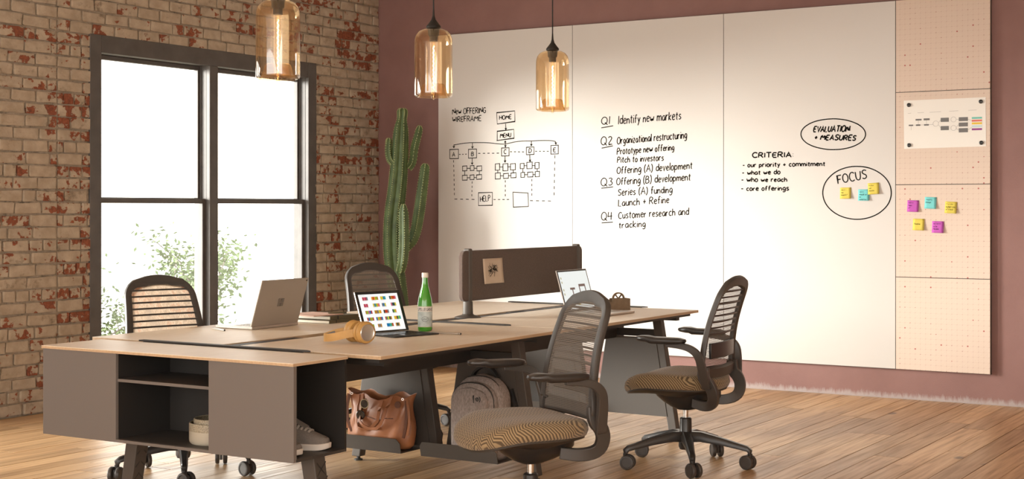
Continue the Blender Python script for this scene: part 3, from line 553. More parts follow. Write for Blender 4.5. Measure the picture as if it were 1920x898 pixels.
for n, txt, p, q, h in TEXTS:
    st, wd = layout(txt, 1.0, .14, rd); p, q = Vector(p), Vector(q); u = (q - p)
    ang = u.normalized() if len(txt) > 1 else Vector((1, 0)); sc = h/6; k = u.length/wd; up = Vector((-ang.y, ang.x)); slant = .22 if txt in ('EVALUATION', '+ MEASURES') else (.1 if n == 1 else .03)
    mb = MB(); lines = []
    for s in st:
        s2 = smooth2(s, 1) if len(s) > 3 else s
        lines.append([tuple(p + ang*(x*k + y*sc*slant) + up*y*sc) for x, y in s2])
    ribbons(mb, lines, {0: .0064, 1: .0070, 2: .0076}[n] if txt not in ('CRITERIA:', 'EVALUATION', '+ MEASURES') else .0092, on_board)
    mb.obj('handwriting', M['ink'], boards[n], rel=boards[n].location, fix=False)['kind'] = 'stuff'
for n, ink, w, nm in ((0, INK0, .0060, 'diagram_line'), (1, INK1, .0070, 'underline'), (2, INK2, .0078, 'hand_drawn_oval')):
    for l in ink:
        mb = MB(); ribbons(mb, [smooth2(l, 1) if len(l) > 8 else l], w, on_board); mb.obj(nm, M['ink'], boards[n], rel=boards[n].location, fix=False)
# pin board of four tiles
pb = thing('pin_board', 'tall salmon pin board of four printed tiles beside the whiteboards', 'pin board', ((BX[3]+BX[4])/2, WY, BZ0)); rl = pb.location
MB().box(BX[3]+.001, BX[4], BF+.006, WY-.001, BZ0, BZ1+.0).obj('backing', M['boardedge'], pb, rel=rl)
for k in range(4):
    h = (BZ1-BZ0)/4; MB().box(BX[3]+.003, BX[4]-.001, BF-.002, BF+.006, BZ0+k*h+.0022, BZ0+(k+1)*h-.0022).obj('tile', M['pin'], pb, rel=rl, bevel=.0015)
# poster with four magnets
PF = BF - .0035
def on_poster(x, z): return (x, PF-.0012, z)
po = thing('poster', 'white printed flow chart held by four black magnets on the pin board', 'poster', (-2.597, PF, 1.703)); rl = po.location
mb = MB(); mb.prism([(-2.871, PF, 2.029), (-2.327, PF, 2.031), (-2.325, PF, 1.707), (-2.868, PF, 1.702)], (0, .0012, 0)); mb.obj('sheet', M['paper'], po, rel=rl)
def pw(u, v): return (-2.869 + u*.543, 2.029 - v*.325)       # position on the sheet
def rects(lst, m, nm):
    for u, v, w, h in lst:
        mb = MB(); a, b = pw(u, v), pw(u+w, v+h); mb.add([on_poster(a[0], a[1]), on_poster(b[0], a[1]), on_poster(b[0], b[1]), on_poster(a[0], b[1])], [(0, 1, 2, 3)])
        mb.obj(nm, m, po, rel=rl, fix=False)
rects([(.06,.505,.055,.03),(.15,.505,.055,.03),(.25,.505,.06,.03),(.145,.39,.075,.035),(.245,.385,.075,.04),(.455,.385,.10,.085),(.455,.555,.10,.085),(.675,.385,.11,.08),(.675,.495,.11,.08),(.675,.61,.11,.085)], M['pgrey'], 'printed_box')
for (v, m) in ((.39,'pteal'),(.445,'pred'),(.50,'pyel'),(.56,'pblue'),(.62,'ppurple')): rects([(.832, v, .122, .038)], M[m], 'colour_bar')
mb = MB(); ls = []
for cx, cy, r in ((.395,.50,.034),(.612,.425,.032),(.612,.60,.032)):
    ls.append([pw(cx + r*math.cos(k*math.pi/10), cy + r*1.65*math.sin(k*math.pi/10)) for k in range(21)])
for a, b in (((.115,.52),(.36,.515)),((.18,.505),(.18,.425)),((.28,.505),(.28,.425)),((.09,.535),(.09,.62)),((.43,.48),(.455,.43)),((.43,.53),(.455,.59)),((.644,.425),(.675,.425)),((.644,.59),(.675,.53)),((.644,.61),(.675,.65)),((.785,.43),(.832,.46)),((.785,.65),(.832,.6)),((.05,.27),(.09,.265)),((.17,.265),(.25,.26)),((.32,.262),(.46,.255)),((.56,.255),(.67,.25)),((.79,.25),(.89,.245))): ls.append([pw(*a), pw(*b)])
ribbons(mb, ls, .0016, on_poster); mb.obj('thin_print', M['pline'], po, rel=rl, fix=False)['kind'] = 'stuff'
for k, (x, z) in enumerate(((-2.835, 1.998), (-2.358, 2.003), (-2.833, 1.726), (-2.355, 1.731))):
    o = MB().lathe([(.0, -.009), (.011, -.009), (.0135, -.007), (.0135, 0), (0, 0)], 16, (x, PF-.0003, z), (0, 1, 0)).obj('magnet', M['screenblk'], None, smooth=True)
    tag(place_mesh(o, (x, PF, z)), 'round black magnet at the ' + ('upper left', 'upper right', 'lower left', 'lower right')[k] + ' corner of the flow chart', 'magnet', 'magnets holding the poster')
# sticky notes
def note(x, z, m, label, rot, front, words):
    s = .078; root = thing('sticky_note', label, 'sticky note', (x, front, z), 0, 'sticky notes on the boards'); rd = random.Random(int(x*1000)); rings = []
    for i in range(6):
        v = .5 - i/5; lift = .0012 + .011*max(0, (.25 - v))**1.4
        rings.append([(s*u*math.cos(rot) - s*v*math.sin(rot), -lift - .003*(u+.5)*(.5-v), s*u*math.sin(rot) + s*v*math.cos(rot)) for u in (-.5, -.25, 0, .25, .5)])
    mb = MB(); mb.loft(rings, False, False); o = mb.obj('paper', M[m], root, smooth=True, fix=False)
    sd = o.modifiers.new('thick', 'SOLIDIFY'); sd.thickness = .0006
    tx = MB(); ls = []
    for r, wd in enumerate(words):
        st, w = layout(wd, 1.2, .2, rd); k = min(.0017, .060/max(w, 1))
        ls += [[(-.031 + a*k, .016 - r*.017 + b*.0016) for a, b in q] for q in st]
    def f(a, b):
        v = b/s; u = a/s; lift = .0012 + .011*max(0, (.25 - v))**1.4
        return (a*math.cos(rot) - b*math.sin(rot), -lift - .003*(u+.5)*(.5-v) - .0008, a*math.sin(rot) + b*math.cos(rot))
    ribbons(tx, ls, .0016, f); tx.obj('handwriting', M['ink'], root, fix=False)['kind'] = 'stuff'
note(-3.277, 1.404, 'yellow', 'yellow sticky note alone on the left inside the FOCUS oval', .02, BF-.0008, ['What s', 'the', 'benefit?'])
note(-3.148, 1.390, 'aqua', 'aqua sticky note overlapped by a yellow one in the FOCUS oval', 0, BF-.0008, ['Where', 'should we', 'be', 'tomorrow'])
note(-3.079, 1.434, 'yellow', 'yellow sticky note overlapping the aqua note in the FOCUS oval', .06, BF-.0035, ['Define', 'our', 'mission'])
note(-2.807, 1.314, 'magenta', 'magenta sticky note, upper left of the five on the pin board', -.02, BF-.003, ['Where', 'Next', 'it?'])
note(-2.689, 1.335, 'aqua', 'aqua sticky note on the pin board, the only aqua one there', -.03, BF-.003, ['Simplify', 'Design'])
note(-2.554, 1.304, 'yellow', 'yellow sticky note, rightmost on the pin board', -.05, BF-.003, ['Consider', 'budget only', 'of travel'])
note(-2.769, 1.189, 'yellow', 'yellow sticky note in the lower row on the pin board', -.02, BF-.003, ['', 'Timeline'])
note(-2.640, 1.173, 'magenta', 'magenta sticky note in the lower row on the pin board', -.02, BF-.003, ['We need', 'to be', 'flexible'])
# ---------------------------------------------------------------- bench desk
ZD = .715; TH = .015
desk = thing('bench_desk', 'long four-seat bench desk with pale oak tops and charcoal legs', 'desk', (-4.245, 6.10, 0)); rl = desk.location
DX0, DX1, SL, SR = -5.06, -3.43, -4.305, -4.205
for (a, b) in ((DX0, SL), (SR, DX1)):
    for (c, d) in ((4.585, 6.094), (6.106, 7.615)):
        w = MB().box(a, b, c, d, ZD-.002, ZD).obj('worktop', M['top'], desk, rel=rl)
        MB().box(a, b, c, d, ZD-TH, ZD-.002).obj('edge_band', M['topedge'], w, rel=rl)
# spine trough and covers
mb = MB().box(SL-.004, SR+.004, 4.56, 7.615, .60, .606).box(SL-.004, SL, 4.56, 7.615, .60, ZD-TH).box(SR, SR+.004, 4.56, 7.615, .60, ZD-TH); mb.obj('cable_trough', M['dark'], desk, rel=rl)
for c, d, dx in ((4.58, 5.06, .0), (5.30, 6.02, -.012), (6.14, 6.40, 0), (6.60, 7.05, .01), (6.90, 7.52, -.014)):
    MB().box(SL+.03+dx, SR-.012+dx, c, d, ZD-.008, ZD-.001).obj('cable_cover', M['dark'], desk, rel=rl, bevel=.002)
for y in (4.552, 6.10, 7.63):
    MB().prism([(-4.715, y-.016, ZD+.001), (-3.79, y-.016, ZD+.001), (-3.76, y, ZD+.001), (-3.79, y+.016, ZD+.001), (-4.715, y+.016, ZD+.001)], (0, 0, .006)).obj('cross_strip', M['dark'], desk, rel=rl)
    MB().box(-4.70, -3.80, y-.004, y+.004, ZD-.03, ZD+.001).obj('strip_stem', M['dark'], desk, rel=rl)
# beams under the tops
for x in (-4.62, -3.90):
    MB().box(x-.02, x+.02, 4.62, 7.56, .548, ZD-TH).obj('long_beam', M['dark'], desk, rel=rl, bevel=.003)
for (a, b) in ((DX0+.04, DX0+.10), (DX1-.10, DX1-.035)):
    MB().box(a, b, 4.62, 7.58, ZD-TH-.018, ZD-TH).obj('edge_rail', M['dark'], desk, rel=rl)
for y in (4.72, 5.933, 7.487):
    MB().box(DX0+.06, DX1-.07, y-.02, y+.02, .66, ZD-TH).obj('cross_rail', M['dark'], desk, rel=rl)
def leg(x0, x1, y, w=.052, t=.05, zb=.022, foot=True):
    x0 += (x1-x0)*(zb-.022)/.673
    l = MB().loft([[(x0-w/2, y-t/2, zb), (x0+w/2, y-t/2, zb), (x0+w/2, y+t/2, zb), (x0-w/2, y+t/2, zb)], [(x1-w/2, y-t/2, .695), (x1+w/2, y-t/2, .695), (x1+w/2, y+t/2, .695), (x1-w/2, y+t/2, .695)]]).obj('leg', M['steel'], desk, rel=rl, bevel=.004)
    if foot: MB().lathe([(0, 0), (.022, 0), (.022, .006), (.010, .009), (.010, .03), (0, .03)], 14, (x0, y, 0)).obj('foot', M['dark'], l, smooth=True, rel=rl)
def tray(xa, xb, yp, sgn, d=.175):
    """folded steel shelf hung from the plate: floor and an outward leaning lip with clipped corners"""
    yo = yp + sgn*d; zt = .098
    MB().box(xa, xb, min(yp, yo), max(yp, yo), zt, zt+.004).obj('tray', M['steel'], desk, rel=rl)
    lip = [(xa, yo, zt), (xb, yo, zt), (xb+.0, yo+sgn*.012, zt+.05), (xb-.018, yo+sgn*.018, zt+.072), (xa+.018, yo+sgn*.018, zt+.072), (xa, yo+sgn*.012, zt+.05)]
    MB().prism(lip, (0, -sgn*.004, 0)).obj('tray_lip', M['steel'], desk, rel=rl)
def frame(xl, xr, y, plate_y, sides):
    lo = xl < -4.3                                     # only the outer leg of each stand reaches the floor
    leg(xl, xl+.11, y, zb=.022 if lo else .10, foot=lo); leg(xr, xr-.11, y, zb=.10 if lo else .022, foot=not lo)
    MB().box(xl+.085, xr-.085, y-.018, y+.018, .562, .604).obj('cross_bar', M['dark'], desk, rel=rl, bevel=.003)
    k = .11/.673; f = lambda z: (xl + .03 + k*(z-.022), xr - .03 - k*(z-.022))
    (a, b), (c, d) = f(.112), f(.56)
    MB().prism([(a-.045, plate_y, .112), (b+.01, plate_y, .112), (d+.01, plate_y, .56), (c-.03, plate_y, .56)], (0, .004, 0)).obj('modesty_plate', M['steel'], desk, rel=rl)
    for s in sides: tray(xl-.035, xr-.085, plate_y + (.004 if s > 0 else 0), s)
frame(-4.583, -4.080, 5.933, 5.905, (-1, 1))      # the tote's stand
frame(-4.010, -3.520, 5.933, 5.905, (-1,))        # the backpack's stand
frame(-4.583, -4.080, 7.487, 7.459, (-1,))
frame(-4.010, -3.520, 7.487, 7.459, ())

# ---------------------------------------------------------------- storage cabinet at the desk's near end
cab = thing('storage_cabinet', 'low taupe storage cabinet with oak top in front of the desk', 'cabinet', (-4.24, 4.356, 0)); rl = cab.location
CX0, CX1, CY0, CY1, CZ0, CZ1 = -4.932, -3.548, 4.196, 4.516, .338, .703; D1, D2 = -4.494, -3.980; t = .012
w = MB().box(CX0-.003, CX1+.003, CY0-.006, CY1+.006, CZ1+.010, ZD).obj('top', M['top'], cab, rel=rl)
MB().box(CX0-.003, CX1+.003, CY0-.006, CY1+.006, CZ1, CZ1+.010).obj('edge_band', M['topedge'], w, rel=rl)
MB().box(CX0, CX1, CY0+.0165, CY1, CZ0+.0005, CZ0+t).obj('bottom_panel', M['cabshelf'], cab, rel=rl); MB().box(D1, D2, CY0, CY0+.0165, CZ0+.0005, CZ0+t).obj('bottom_edge', M['cab'], cab, rel=rl)
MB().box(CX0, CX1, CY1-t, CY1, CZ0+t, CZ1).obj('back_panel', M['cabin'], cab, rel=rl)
MB().box(CX0, CX0+t, CY0+.016, CY1-t, CZ0+t, CZ1).obj('side_panel', M['cab'], cab, rel=rl)
for a, b in ((CX0, D1), (D2, CX1)): MB().box(a, b, CY0, CY0+.016, CZ0+t if a == 0 else CZ0, CZ1).obj('front_panel', M['cab'], cab, rel=rl, bevel=.0015)
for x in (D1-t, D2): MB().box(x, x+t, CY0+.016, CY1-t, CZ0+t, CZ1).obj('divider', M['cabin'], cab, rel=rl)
sh_ = MB().box(D1, D2, CY0+.014, CY1-t, .586, .598).obj('shelf', M['cabshelf'], cab, rel=rl); MB().box(D1, D2, CY0+.010, CY0+.014, .586, .598).obj('shelf_edge', M['cab'], sh_, rel=rl)
MB().box(CX1-.012, CX1, CY0+.016, CY0+.018, CZ0+t, CZ1).obj('end_edge', M['cab'], cab, rel=rl)
for (xt, xb) in ((-4.545, -4.605), (-3.600, -3.545)):
    l = MB().loft([[(xb-.03, 4.34, .02), (xb+.03, 4.34, .02), (xb+.03, 4.40, .02), (xb-.03, 4.40, .02)], [(xt-.034, 4.335, CZ0), (xt+.034, 4.335, CZ0), (xt+.034, 4.405, CZ0), (xt-.034, 4.405, CZ0)]]).obj('leg', M['steel'], cab, rel=rl, bevel=.004)
    MB().lathe([(0, 0), (.022, 0), (.022, .006), (.01, .009), (.01, .03), (0, .03)], 14, (xb, 4.37, 0)).obj('foot', M['dark'], l, smooth=True, rel=rl)
    side = MB()
    for k in range(5):                                 # cross-hatched relief on the leg's flank
        z = .05 + k*.055; kx = xb + (xt-xb)*(z/.34) + .0335
        side.obox((kx, 4.37, z+.02), (.001, 0, 0), (0, .026, .026), (0, .0012, -.0012)).obox((kx, 4.37, z+.02), (.001, 0, 0), (0, .026, -.026), (0, .0012, .0012))
    side.obj('leg_pattern', M['dark'], l, rel=rl)

# ---------------------------------------------------------------- task chairs
def back_x(y, w):                                       # the back's curved surface
    return -.185 - .085*w + .025*math.sin(math.pi*min(1, w*1.1)) + .55*y*y*(1-.35*w)
BZ, BH = .478, .477
def back_p(y, w, off=0): return Vector((back_x(y, w) - off, y, BZ + BH*w))
def half_w(w):
    base = .228 - .050*w
    if w > .80: base -= .115*(1-math.sqrt(max(0, 1-((w-.80)/.2)**2)))
    if w < .10: base -= .03*(1-math.sqrt(max(0, 1-((.10-w)/.10)**2)))
    return base
def superell(a, b, n, e=2.6, cx=0, cy=0):
    out = []
    for k in range(n):
        th = 2*math.pi*k/n; c, s = math.cos(th), math.sin(th)
        out.append((cx + a*math.copysign(abs(c)**(2/e), c), cy + b*math.copysign(abs(s)**(2/e), s)))
    return out
def make_chair():
    t = thing('task_chair', '', 'office chair', group='task chairs around the bench desk')
    def droop(x, z): return z - .055*max(0, (x-.10)/.20)**2 - .018*max(0, (-x-.08)/.15)**2
    rings = []
    for z, s in ((.404, .90), (.414, .97), (.436, 1.0), (.460, .985), (.477, .93), (.484, .80), (.486, .5), (.485, .12)):
        rings.append([(x, y, droop(x, z) - .010*(1-abs(y)/.25)*(1 if z > .47 else 0)) for x, y in superell(.252*s, .250*s, 36, 2.7, .045, 0)])
    MB().loft(rings).obj('seat', M['herring'], t, smooth=60)
    rings = []
    for z, s, sx in ((.410, .955, 1), (.402, .95, 1), (.390, .86, .96), (.372, .62, .80), (.360, .50, .62)):
        rings.append([(x, y, droop(x*1, z)) for x, y in superell(.252*s*sx, .250*s, 32, 2.6, .045-(.03 if s < .7 else 0), 0)])
    MB().loft(rings).obj('seat_shell', M['shell'], t, smooth=50)
    rings = [[(x, y, z) for x, y in superell(a, b, 24, 3, cx, 0)] for z, a, b, cx in ((.388, .165, .115, -.01), (.355, .160, .105, -.015), (.325, .135, .075, -.02), (.300, .085, .05, -.01), (.286, .04, .035, 0))]
    MB().loft(rings).obj('mechanism', M['plastic2'], t, smooth=45)
    MB().lathe([(0, .235), (.0135, .235), (.0135, .30), (0, .30)], 14).obj('gas_lift', M['chrome'], t, smooth=True)
    hub = MB().lathe([(0, .085), (.030, .085), (.036, .10), (.036, .155), (.031, .175), (.030, .24), (.024, .246), (0, .246)], 20).obj('hub', M['plastic2'], t, smooth=True)
    for k in range(5):
        a = math.pi*2*k/5 + .78; u = Vector((math.cos(a), math.sin(a), 0)); w = Vector((-math.sin(a), math.cos(a), 0)); rings = []
        for r, zc, hw, hh in ((.015, .150, .030, .026), (.08, .152, .029, .024), (.18, .134, .023, .018), (.275, .112, .018, .014), (.312, .103, .017, .013), (.326, .090, .015, .012), (.328, .072, .013, .003)):
            c = u*r + Vector((0, 0, zc)); up = Vector((0, 0, 1)) if r < .32 else (u*.8 + Vector((0, 0, .6)))
            rings.append([c + w*hw*.6 + up*hh, c + w*hw + up*hh*.2, c + w*hw*.9 - up*hh, c - w*hw*.9 - up*hh, c - w*hw + up*hh*.2, c - w*hw*.6 + up*hh])
        MB().loft(rings).obj('base_arm', M['plastic2'], t, smooth=50)
        c = u*.325; sw = a + random.Random(k).uniform(-1.4, 1.4); ax = Vector((math.cos(sw), math.sin(sw), 0)); tr = Vector((-ax.y, ax.x, 0))
        hood = MB().tube([c + Vector((0, 0, z)) for z in (.080, .05)], .012, 10); hood.obox(c + Vector((0, 0, .042)) + tr*.006, ax*.006, tr*.022, Vector((0, 0, .018)))
        cst = hood.obj('caster', M['plastic2'], t, smooth=True)
        for s in (-1, 1):
            MB().lathe([(0, .009), (.020, .009), (.034, .010), (.0365, .014), (.0365, .024), (.033, .029), (.026, .030), (.025, .0275), (0, .0275)], 24, c + tr*.012 + Vector((0, 0, .0365)), ax*s).obj('wheel', M['plastic'], cst, smooth=35)
    # back: frame, mesh, slats, lumbar
    outl = []
    W = [i/26 for i in range(27)]
    for w in W: outl.append((half_w(w), w))
    top = half_w(1.0)
    for k in range(1, 8): outl.append((top*(1-2*k/8), 1.0 + .012*math.sin(math.pi*k/8)))
    for w in reversed(W): outl.append((-half_w(w), w))
    bot = half_w(0)
    for k in range(1, 8): outl.append((-bot*(1-2*k/8), -.012*math.sin(math.pi*k/8)))
    rings = []; n = len(outl)
    for i, (y, w) in enumerate(outl):
        p = back_p(y, w); a = back_p(*outl[i-1]); b = back_p(*outl[(i+1) % n]); tn = (b-a).normalized(); nx = Vector((1, 0, .2)); nx = (nx - tn*nx.dot(tn)).normalized(); inn = nx.cross(tn).normalized()
        if inn.dot(back_p(0, .5)-p) < 0: inn = -inn
        wd = (.030 + .018*max(0, (w-.86)/.14)) if w > .1 else .052; dp = .017
        rings.append([p - inn*.004 + nx*.004, p + inn*wd*.6 + nx*.006, p + inn*wd + nx*.001, p + inn*wd*.8 - nx*dp, p - inn*.003 - nx*(dp+.004), p - inn*.008 - nx*.008])
    rings.append(rings[0]); MB().loft(rings, caps=False).obj('back_frame', M['plastic'], t, smooth=50)
    mb = MB(); rows = []
    for i in range(25):
        w = .01 + .98*i/24; hw = half_w(w) - .006; rows.append([back_p(hw*(2*j/16-1), w, -.004) for j in range(17)])
    mb.loft(rows, False, False).obj('mesh_back', M['mesh'], t, smooth=True, fix=False)
    for k in range(9):
        w = .93 - k*.0625; hw = half_w(w) - .022
        MB().strap([back_p(hw*(2*j/10-1), w, .008) for j in range(11)], (0, 0, 1), .0088, .005).obj('slat', M['plastic'], t, smooth=40)
    MB().strap([back_p(.165*(2*j/10-1), .255, .016) for j in range(11)], (0, 0, 1), .078, .014).obj('lumbar_pad', M['plastic2'], t, bevel=.004, smooth=40)
    def curve(P, S, it=2):
        P = [Vector(p) for p in P]; S = [Vector(q).normalized() for q in S]
        for _ in range(it):
            p2, s2 = [P[0]], [S[0]]
            for i in range(len(P)-1): p2 += [P[i]*.75+P[i+1]*.25, P[i]*.25+P[i+1]*.75]; s2 += [S[i]*.75+S[i+1]*.25, S[i]*.25+S[i+1]*.75]
            P, S = p2 + [P[-1]], s2 + [S[-1]]
        return P, S
    def tp(v, n): return [v[min(int(i/(n-1)*(len(v)-1)), len(v)-2)]*(1-(i/(n-1)*(len(v)-1)-min(int(i/(n-1)*(len(v)-1)), len(v)-2))) + v[min(int(i/(n-1)*(len(v)-1)), len(v)-2)+1]*(i/(n-1)*(len(v)-1)-min(int(i/(n-1)*(len(v)-1)), len(v)-2)) for i in range(n)]
    for s in (-1, 1):
        pts = [back_p(s*.205, .10, .010), back_p(s*.212, -.02, .014), Vector((-.205, s*.210, .440)), Vector((-.222, s*.200, .395)), Vector((-.212, s*.178, .345)), Vector((-.155, s*.14, .325)), Vector((-.08, s*.10, .335))]
        P_, S_ = curve(pts, [(1, 0, 0), (1, 0, .1), (1, 0, 0), (1, 0, .25), (.7, 0, .7), (.15, 0, 1), (0, 0, 1)])
        MB().strap(P_, S_, .058, .026, tp([.9, 1.0, 1.0, .95, .9, .85, .8], len(P_))).obj('upright', M['plastic'], t, bevel=.007, smooth=45)
        pts = [Vector((-.195, s*.222, .425)), Vector((-.190, s*.240, .47)), Vector((-.183, s*.262, .535)), Vector((-.172, s*.278, .590)), Vector((-.135, s*.285, .622)), Vector((-.08, s*.285, .634)), Vector((-.01, s*.285, .636))]
        P_, S_ = curve(pts, [(1, 0, 0), (1, 0, 0), (1, 0, -.2), (.8, 0, -.6), (.5, 0, -.85), (0.1, 0, -1), (0, 0, -1)])
        MB().strap(P_, S_, .044, .024, tp([1, 1, .95, .85, .75, .65, .5], len(P_))).obj('arm_post', M['plastic'], t, bevel=.007, smooth=45)
        rings = [[(x, y, z + (.006 if x > .08 else 0)) for x, y in superell(.132*q, .046*q, 28, 2.5, .02, s*.285)] for z, q in ((.640, .7), (.646, .95), (.655, 1.0), (.664, .97), (.670, .80), (.671, .3))]
        MB().loft(rings).obj('armrest', M['plastic2'], t, smooth=50)
    return t
chair0 = make_chair()
def place_chair(o, x, y, fx, fy, label):
    o.location = (x, y, 0); o.rotation_euler = (0, 0, math.atan2(fy, fx)); o['label'] = label
spots = [(-3.07, 6.66, -.998, -.063, 'black mesh task chair at the far right seat, its slatted back towards the viewer'),
         (-2.95, 4.935, -.55, -.835, 'black mesh task chair with herringbone seat, nearest, in front of the grey backpack'),
         (-5.05, 5.15, .95, -.30, 'task chair with multicolour knit back in front of the window, behind the silver laptop'),
         (-5.13, 7.00, .95, -.30, 'mesh task chair by the cactus, behind the upright tablet')]
for i, (x, y, fx, fy, lb) in enumerate(spots): place_chair(chair0 if i == 0 else copy_tree(chair0), x, y, fx, fy, lb)

for c in COL.objects:
    if c.name.startswith('mesh_back') and c.parent and abs(c.parent.location.y - 5.15) < .01:
        for q in c.parent.children:
            if q.name.startswith('slat'): q.location.x += .017
        c.data = c.data.copy(); c.data.materials[0] = M['knit']; c['label'] = 'multicolour knitted back fabric'
# ---------------------------------------------------------------- divider screen and pinned drawing
sc_ = thing('desk_screen', 'brown felt divider screen standing on two posts on the desk', 'desk screen', (-4.25, 7.04, ZD)); rl = sc_.location
def rrect(y0, y1, z0, z1, r, n=6):
    out = []
    for cy, cz, a0 in ((y1-r, z1-r, 0), (y0+r, z1-r, 90), (y0+r, z0+r, 180), (y1-r, z0+r, 270)):
        for k in range(n+1):
            a = R(a0 + 90*k/n); out.append((cy + r*math.cos(a), cz + r*math.sin(a)))
    return out
MB().prism([(-4.265, y, z) for y, z in rrect(6.385, 7.698, .802, 1.072, .035)], (.03, 0, 0)).obj('felt_panel', M['felt'], sc_, rel=rl, bevel=.006, smooth=30)
for y in (6.455, 7.645):
    p = MB().box(-4.271, -4.229, y-.016, y+.016, ZD+.01, 1.083).obj('post', M['steel'], sc_, rel=rl, bevel=.008, seg=3)
    MB().lathe([(0, 0), (.072, 0), (.072, .003), (.055, .008), (.034, .014), (.028, .02), (.026, .085), (0, .085)], 28, (-4.25, y, ZD)).obj('base', M['steel'], p, smooth=True, rel=rl)
dr = thing('drawing', 'small tan ink sketch pinned on the brown desk screen', 'drawing', (-4.233, 6.676, .888)); rl = dr.location
rings = []
for i in range(7):
    z = 1.025 - i*(.137/6); rings.append([(-4.2335 + .008*max(0, abs(u-.5)*2-.55)*(i/6) + .006*(i/6)**2, 6.577 + .004*(i/6) + u*.2, z) for u in [k/8 for k in range(9)]])
o = MB().loft(rings, False, False).obj('sheet', M['kraft'], dr, smooth=True, fix=False, rel=rl); sd = o.modifiers.new('thick', 'SOLIDIFY'); sd.thickness = .0006; sd.offset = 0
mb = MB(); rd = random.Random(2); ls = []
for k in range(46):
    a = rd.uniform(0, 2*math.pi); r0 = rd.uniform(0, .02); r1 = rd.uniform(.02, .052); b = a + rd.uniform(-.7, .7)
    ls.append(smooth2([(6.672 + r0*math.cos(a), .966 + r0*math.sin(a)), (6.672 + .5*(r0+r1)*math.cos((a+b)/2 + .3), .966 + .5*(r0+r1)*math.sin((a+b)/2 + .3)), (6.672 + r1*math.cos(b)*1.15, .966 + r1*math.sin(b))], 1))
ribbons(mb, ls, .0018, lambda y, z: (-4.2315 + .006*((1.025-z)/.137)**2, y, z)); mb.obj('ink_strokes', M['ink'], dr, rel=rl, fix=False)

# ---------------------------------------------------------------- laptops, tablet and desk things
HX, LZ = -4.69, ZD
lp = thing('laptop', 'open silver laptop seen from behind with a four-square logo', 'laptop', (-4.80, 5.41, LZ)); rl = lp.location
MB().prism([(HX+.004, 5.237, LZ+.002), (HX+.004, 5.578, LZ+.002), (-4.925, 5.578, LZ+.002), (-4.925, 5.237, LZ+.002)], (0, 0, .014)).obj('base', M['alu2'], lp, rel=rl, bevel=.003)
kb = MB()
for r in range(5):
    for c in range(13): kb.box(-4.72-r*.021-.016, -4.72-r*.021, 5.256+c*.0235, 5.256+c*.0235+.019, LZ+.016, LZ+.0175)
kb.obj('keys', M['alu'], lp, rel=rl, fix=False)
lid = MB().prism([(HX, 5.236, LZ+.014), (HX, 5.579, LZ+.014), (-4.618, 5.579, .953), (-4.618, 5.236, .953)], (-.008, 0, .0025)).obj('lid', M['alu'], lp, rel=rl, bevel=.003)
MB().prism([(HX-.0095, 5.246, LZ+.022), (HX-.0095, 5.569, LZ+.022), (-4.6292, 5.569, .950), (-4.6292, 5.246, .950)], (.0006, 0, 0)).obj('display', M['screenblk'], lid, rel=rl)
nrm = Vector((.953-.729, 0, -.072)).normalized(); upv = Vector((.072, 0, .224)).normalized(); c0 = Vector((-4.654, 5.4075, .841)) + nrm*.0016
for a in (-1, 1):
    for b in (-1, 1): MB().obox(c0 + Vector((0, a*.0105, 0)) + upv*b*.0105, nrm*.0005, (0, .0096, 0), upv*.0096).obj('logo_square', M['logo'], lid, rel=rl)
MB().lathe([(0, 0), (.004, 0), (.004, .0015), (0, .0015)], 12, Vector((-4.6225, 5.566, .942)) + nrm*.0006, nrm).obj('rear_camera', M['screenblk'], lid, rel=rl)
def pen(name, a, b, r, m, label, tip=True):
    a, b = Vector(a), Vector(b); d = (b-a).normalized(); o = thing(name, label, 'pen', (a+b)/2 - Vector((0, 0, r))); rl = o.location
    MB().tube([a, a + d*.012, b - d*.004, b], [r*.35, r, r, r*.85], 10).obj('barrel', M[m], o, smooth=True, rel=rl)
    MB().tube([b - d*.012, b + d*.002], [r*1.02, r*.9], 10).obj('cap_end', M['dark'], o, smooth=True, rel=rl)
pen('stylus', (-4.888, 5.176, ZD+.005), (-4.755, 5.122, ZD+.005), .0048, 'alu2', 'silver stylus lying beside the silver laptop')
pen('stylus', (-3.852, 5.535, ZD+.005), (-3.690, 5.545, ZD+.005), .0045, 'alu2', 'slim grey stylus lying beside the green bottle')
# notebooks
def notebook(x0, x1, y0, y1, z, h, rot, cover, label, band=True):
    cx, cy = (x0+x1)/2, (y0+y1)/2; o = thing('notebook', label, 'notebook', (cx, cy, z), rot, 'notebooks stacked beside the laptop'); a, b = (x1-x0)/2, (y1-y0)/2
    MB().box(-a, a, -b, b, 0, .002).box(-a, a, -b, b, h-.002, h).box(a-.002, a, -b, b, .002, h-.002).obj('cover', M[cover], o)
    MB().box(-a+.002, a-.003, -b+.003, b-.003, .002, h-.002).obj('pages', M['pages'], o)
    if band: MB().box(a-.001, a+.0006, -b+.055, -b+.062, 0, h+.0006).box(-a, a, -b+.055, -b+.062, h, h+.0006).obj('elastic_band', M['black'], o)
notebook(-4.87, -4.608, 5.72, 5.985, ZD, .016, .02, 'book', 'olive notebook at the bottom of the stack by the laptop')
notebook(-4.88, -4.622, 5.765, 5.985, ZD+.0165, .018, -.05, 'book', 'olive notebook with elastic band, second in the stack')
notebook(-4.88, -4.655, 5.69, 5.90, ZD+.036, .005, -.12, 'pink', 'thin pink sketchbook lying on the olive notebooks', False)
pen('pencil', (-4.70, 5.83, ZD+.0445), (-4.645, 5.91, ZD+.0445), .0045, 'book', 'short dark pencil on top of the stacked notebooks')
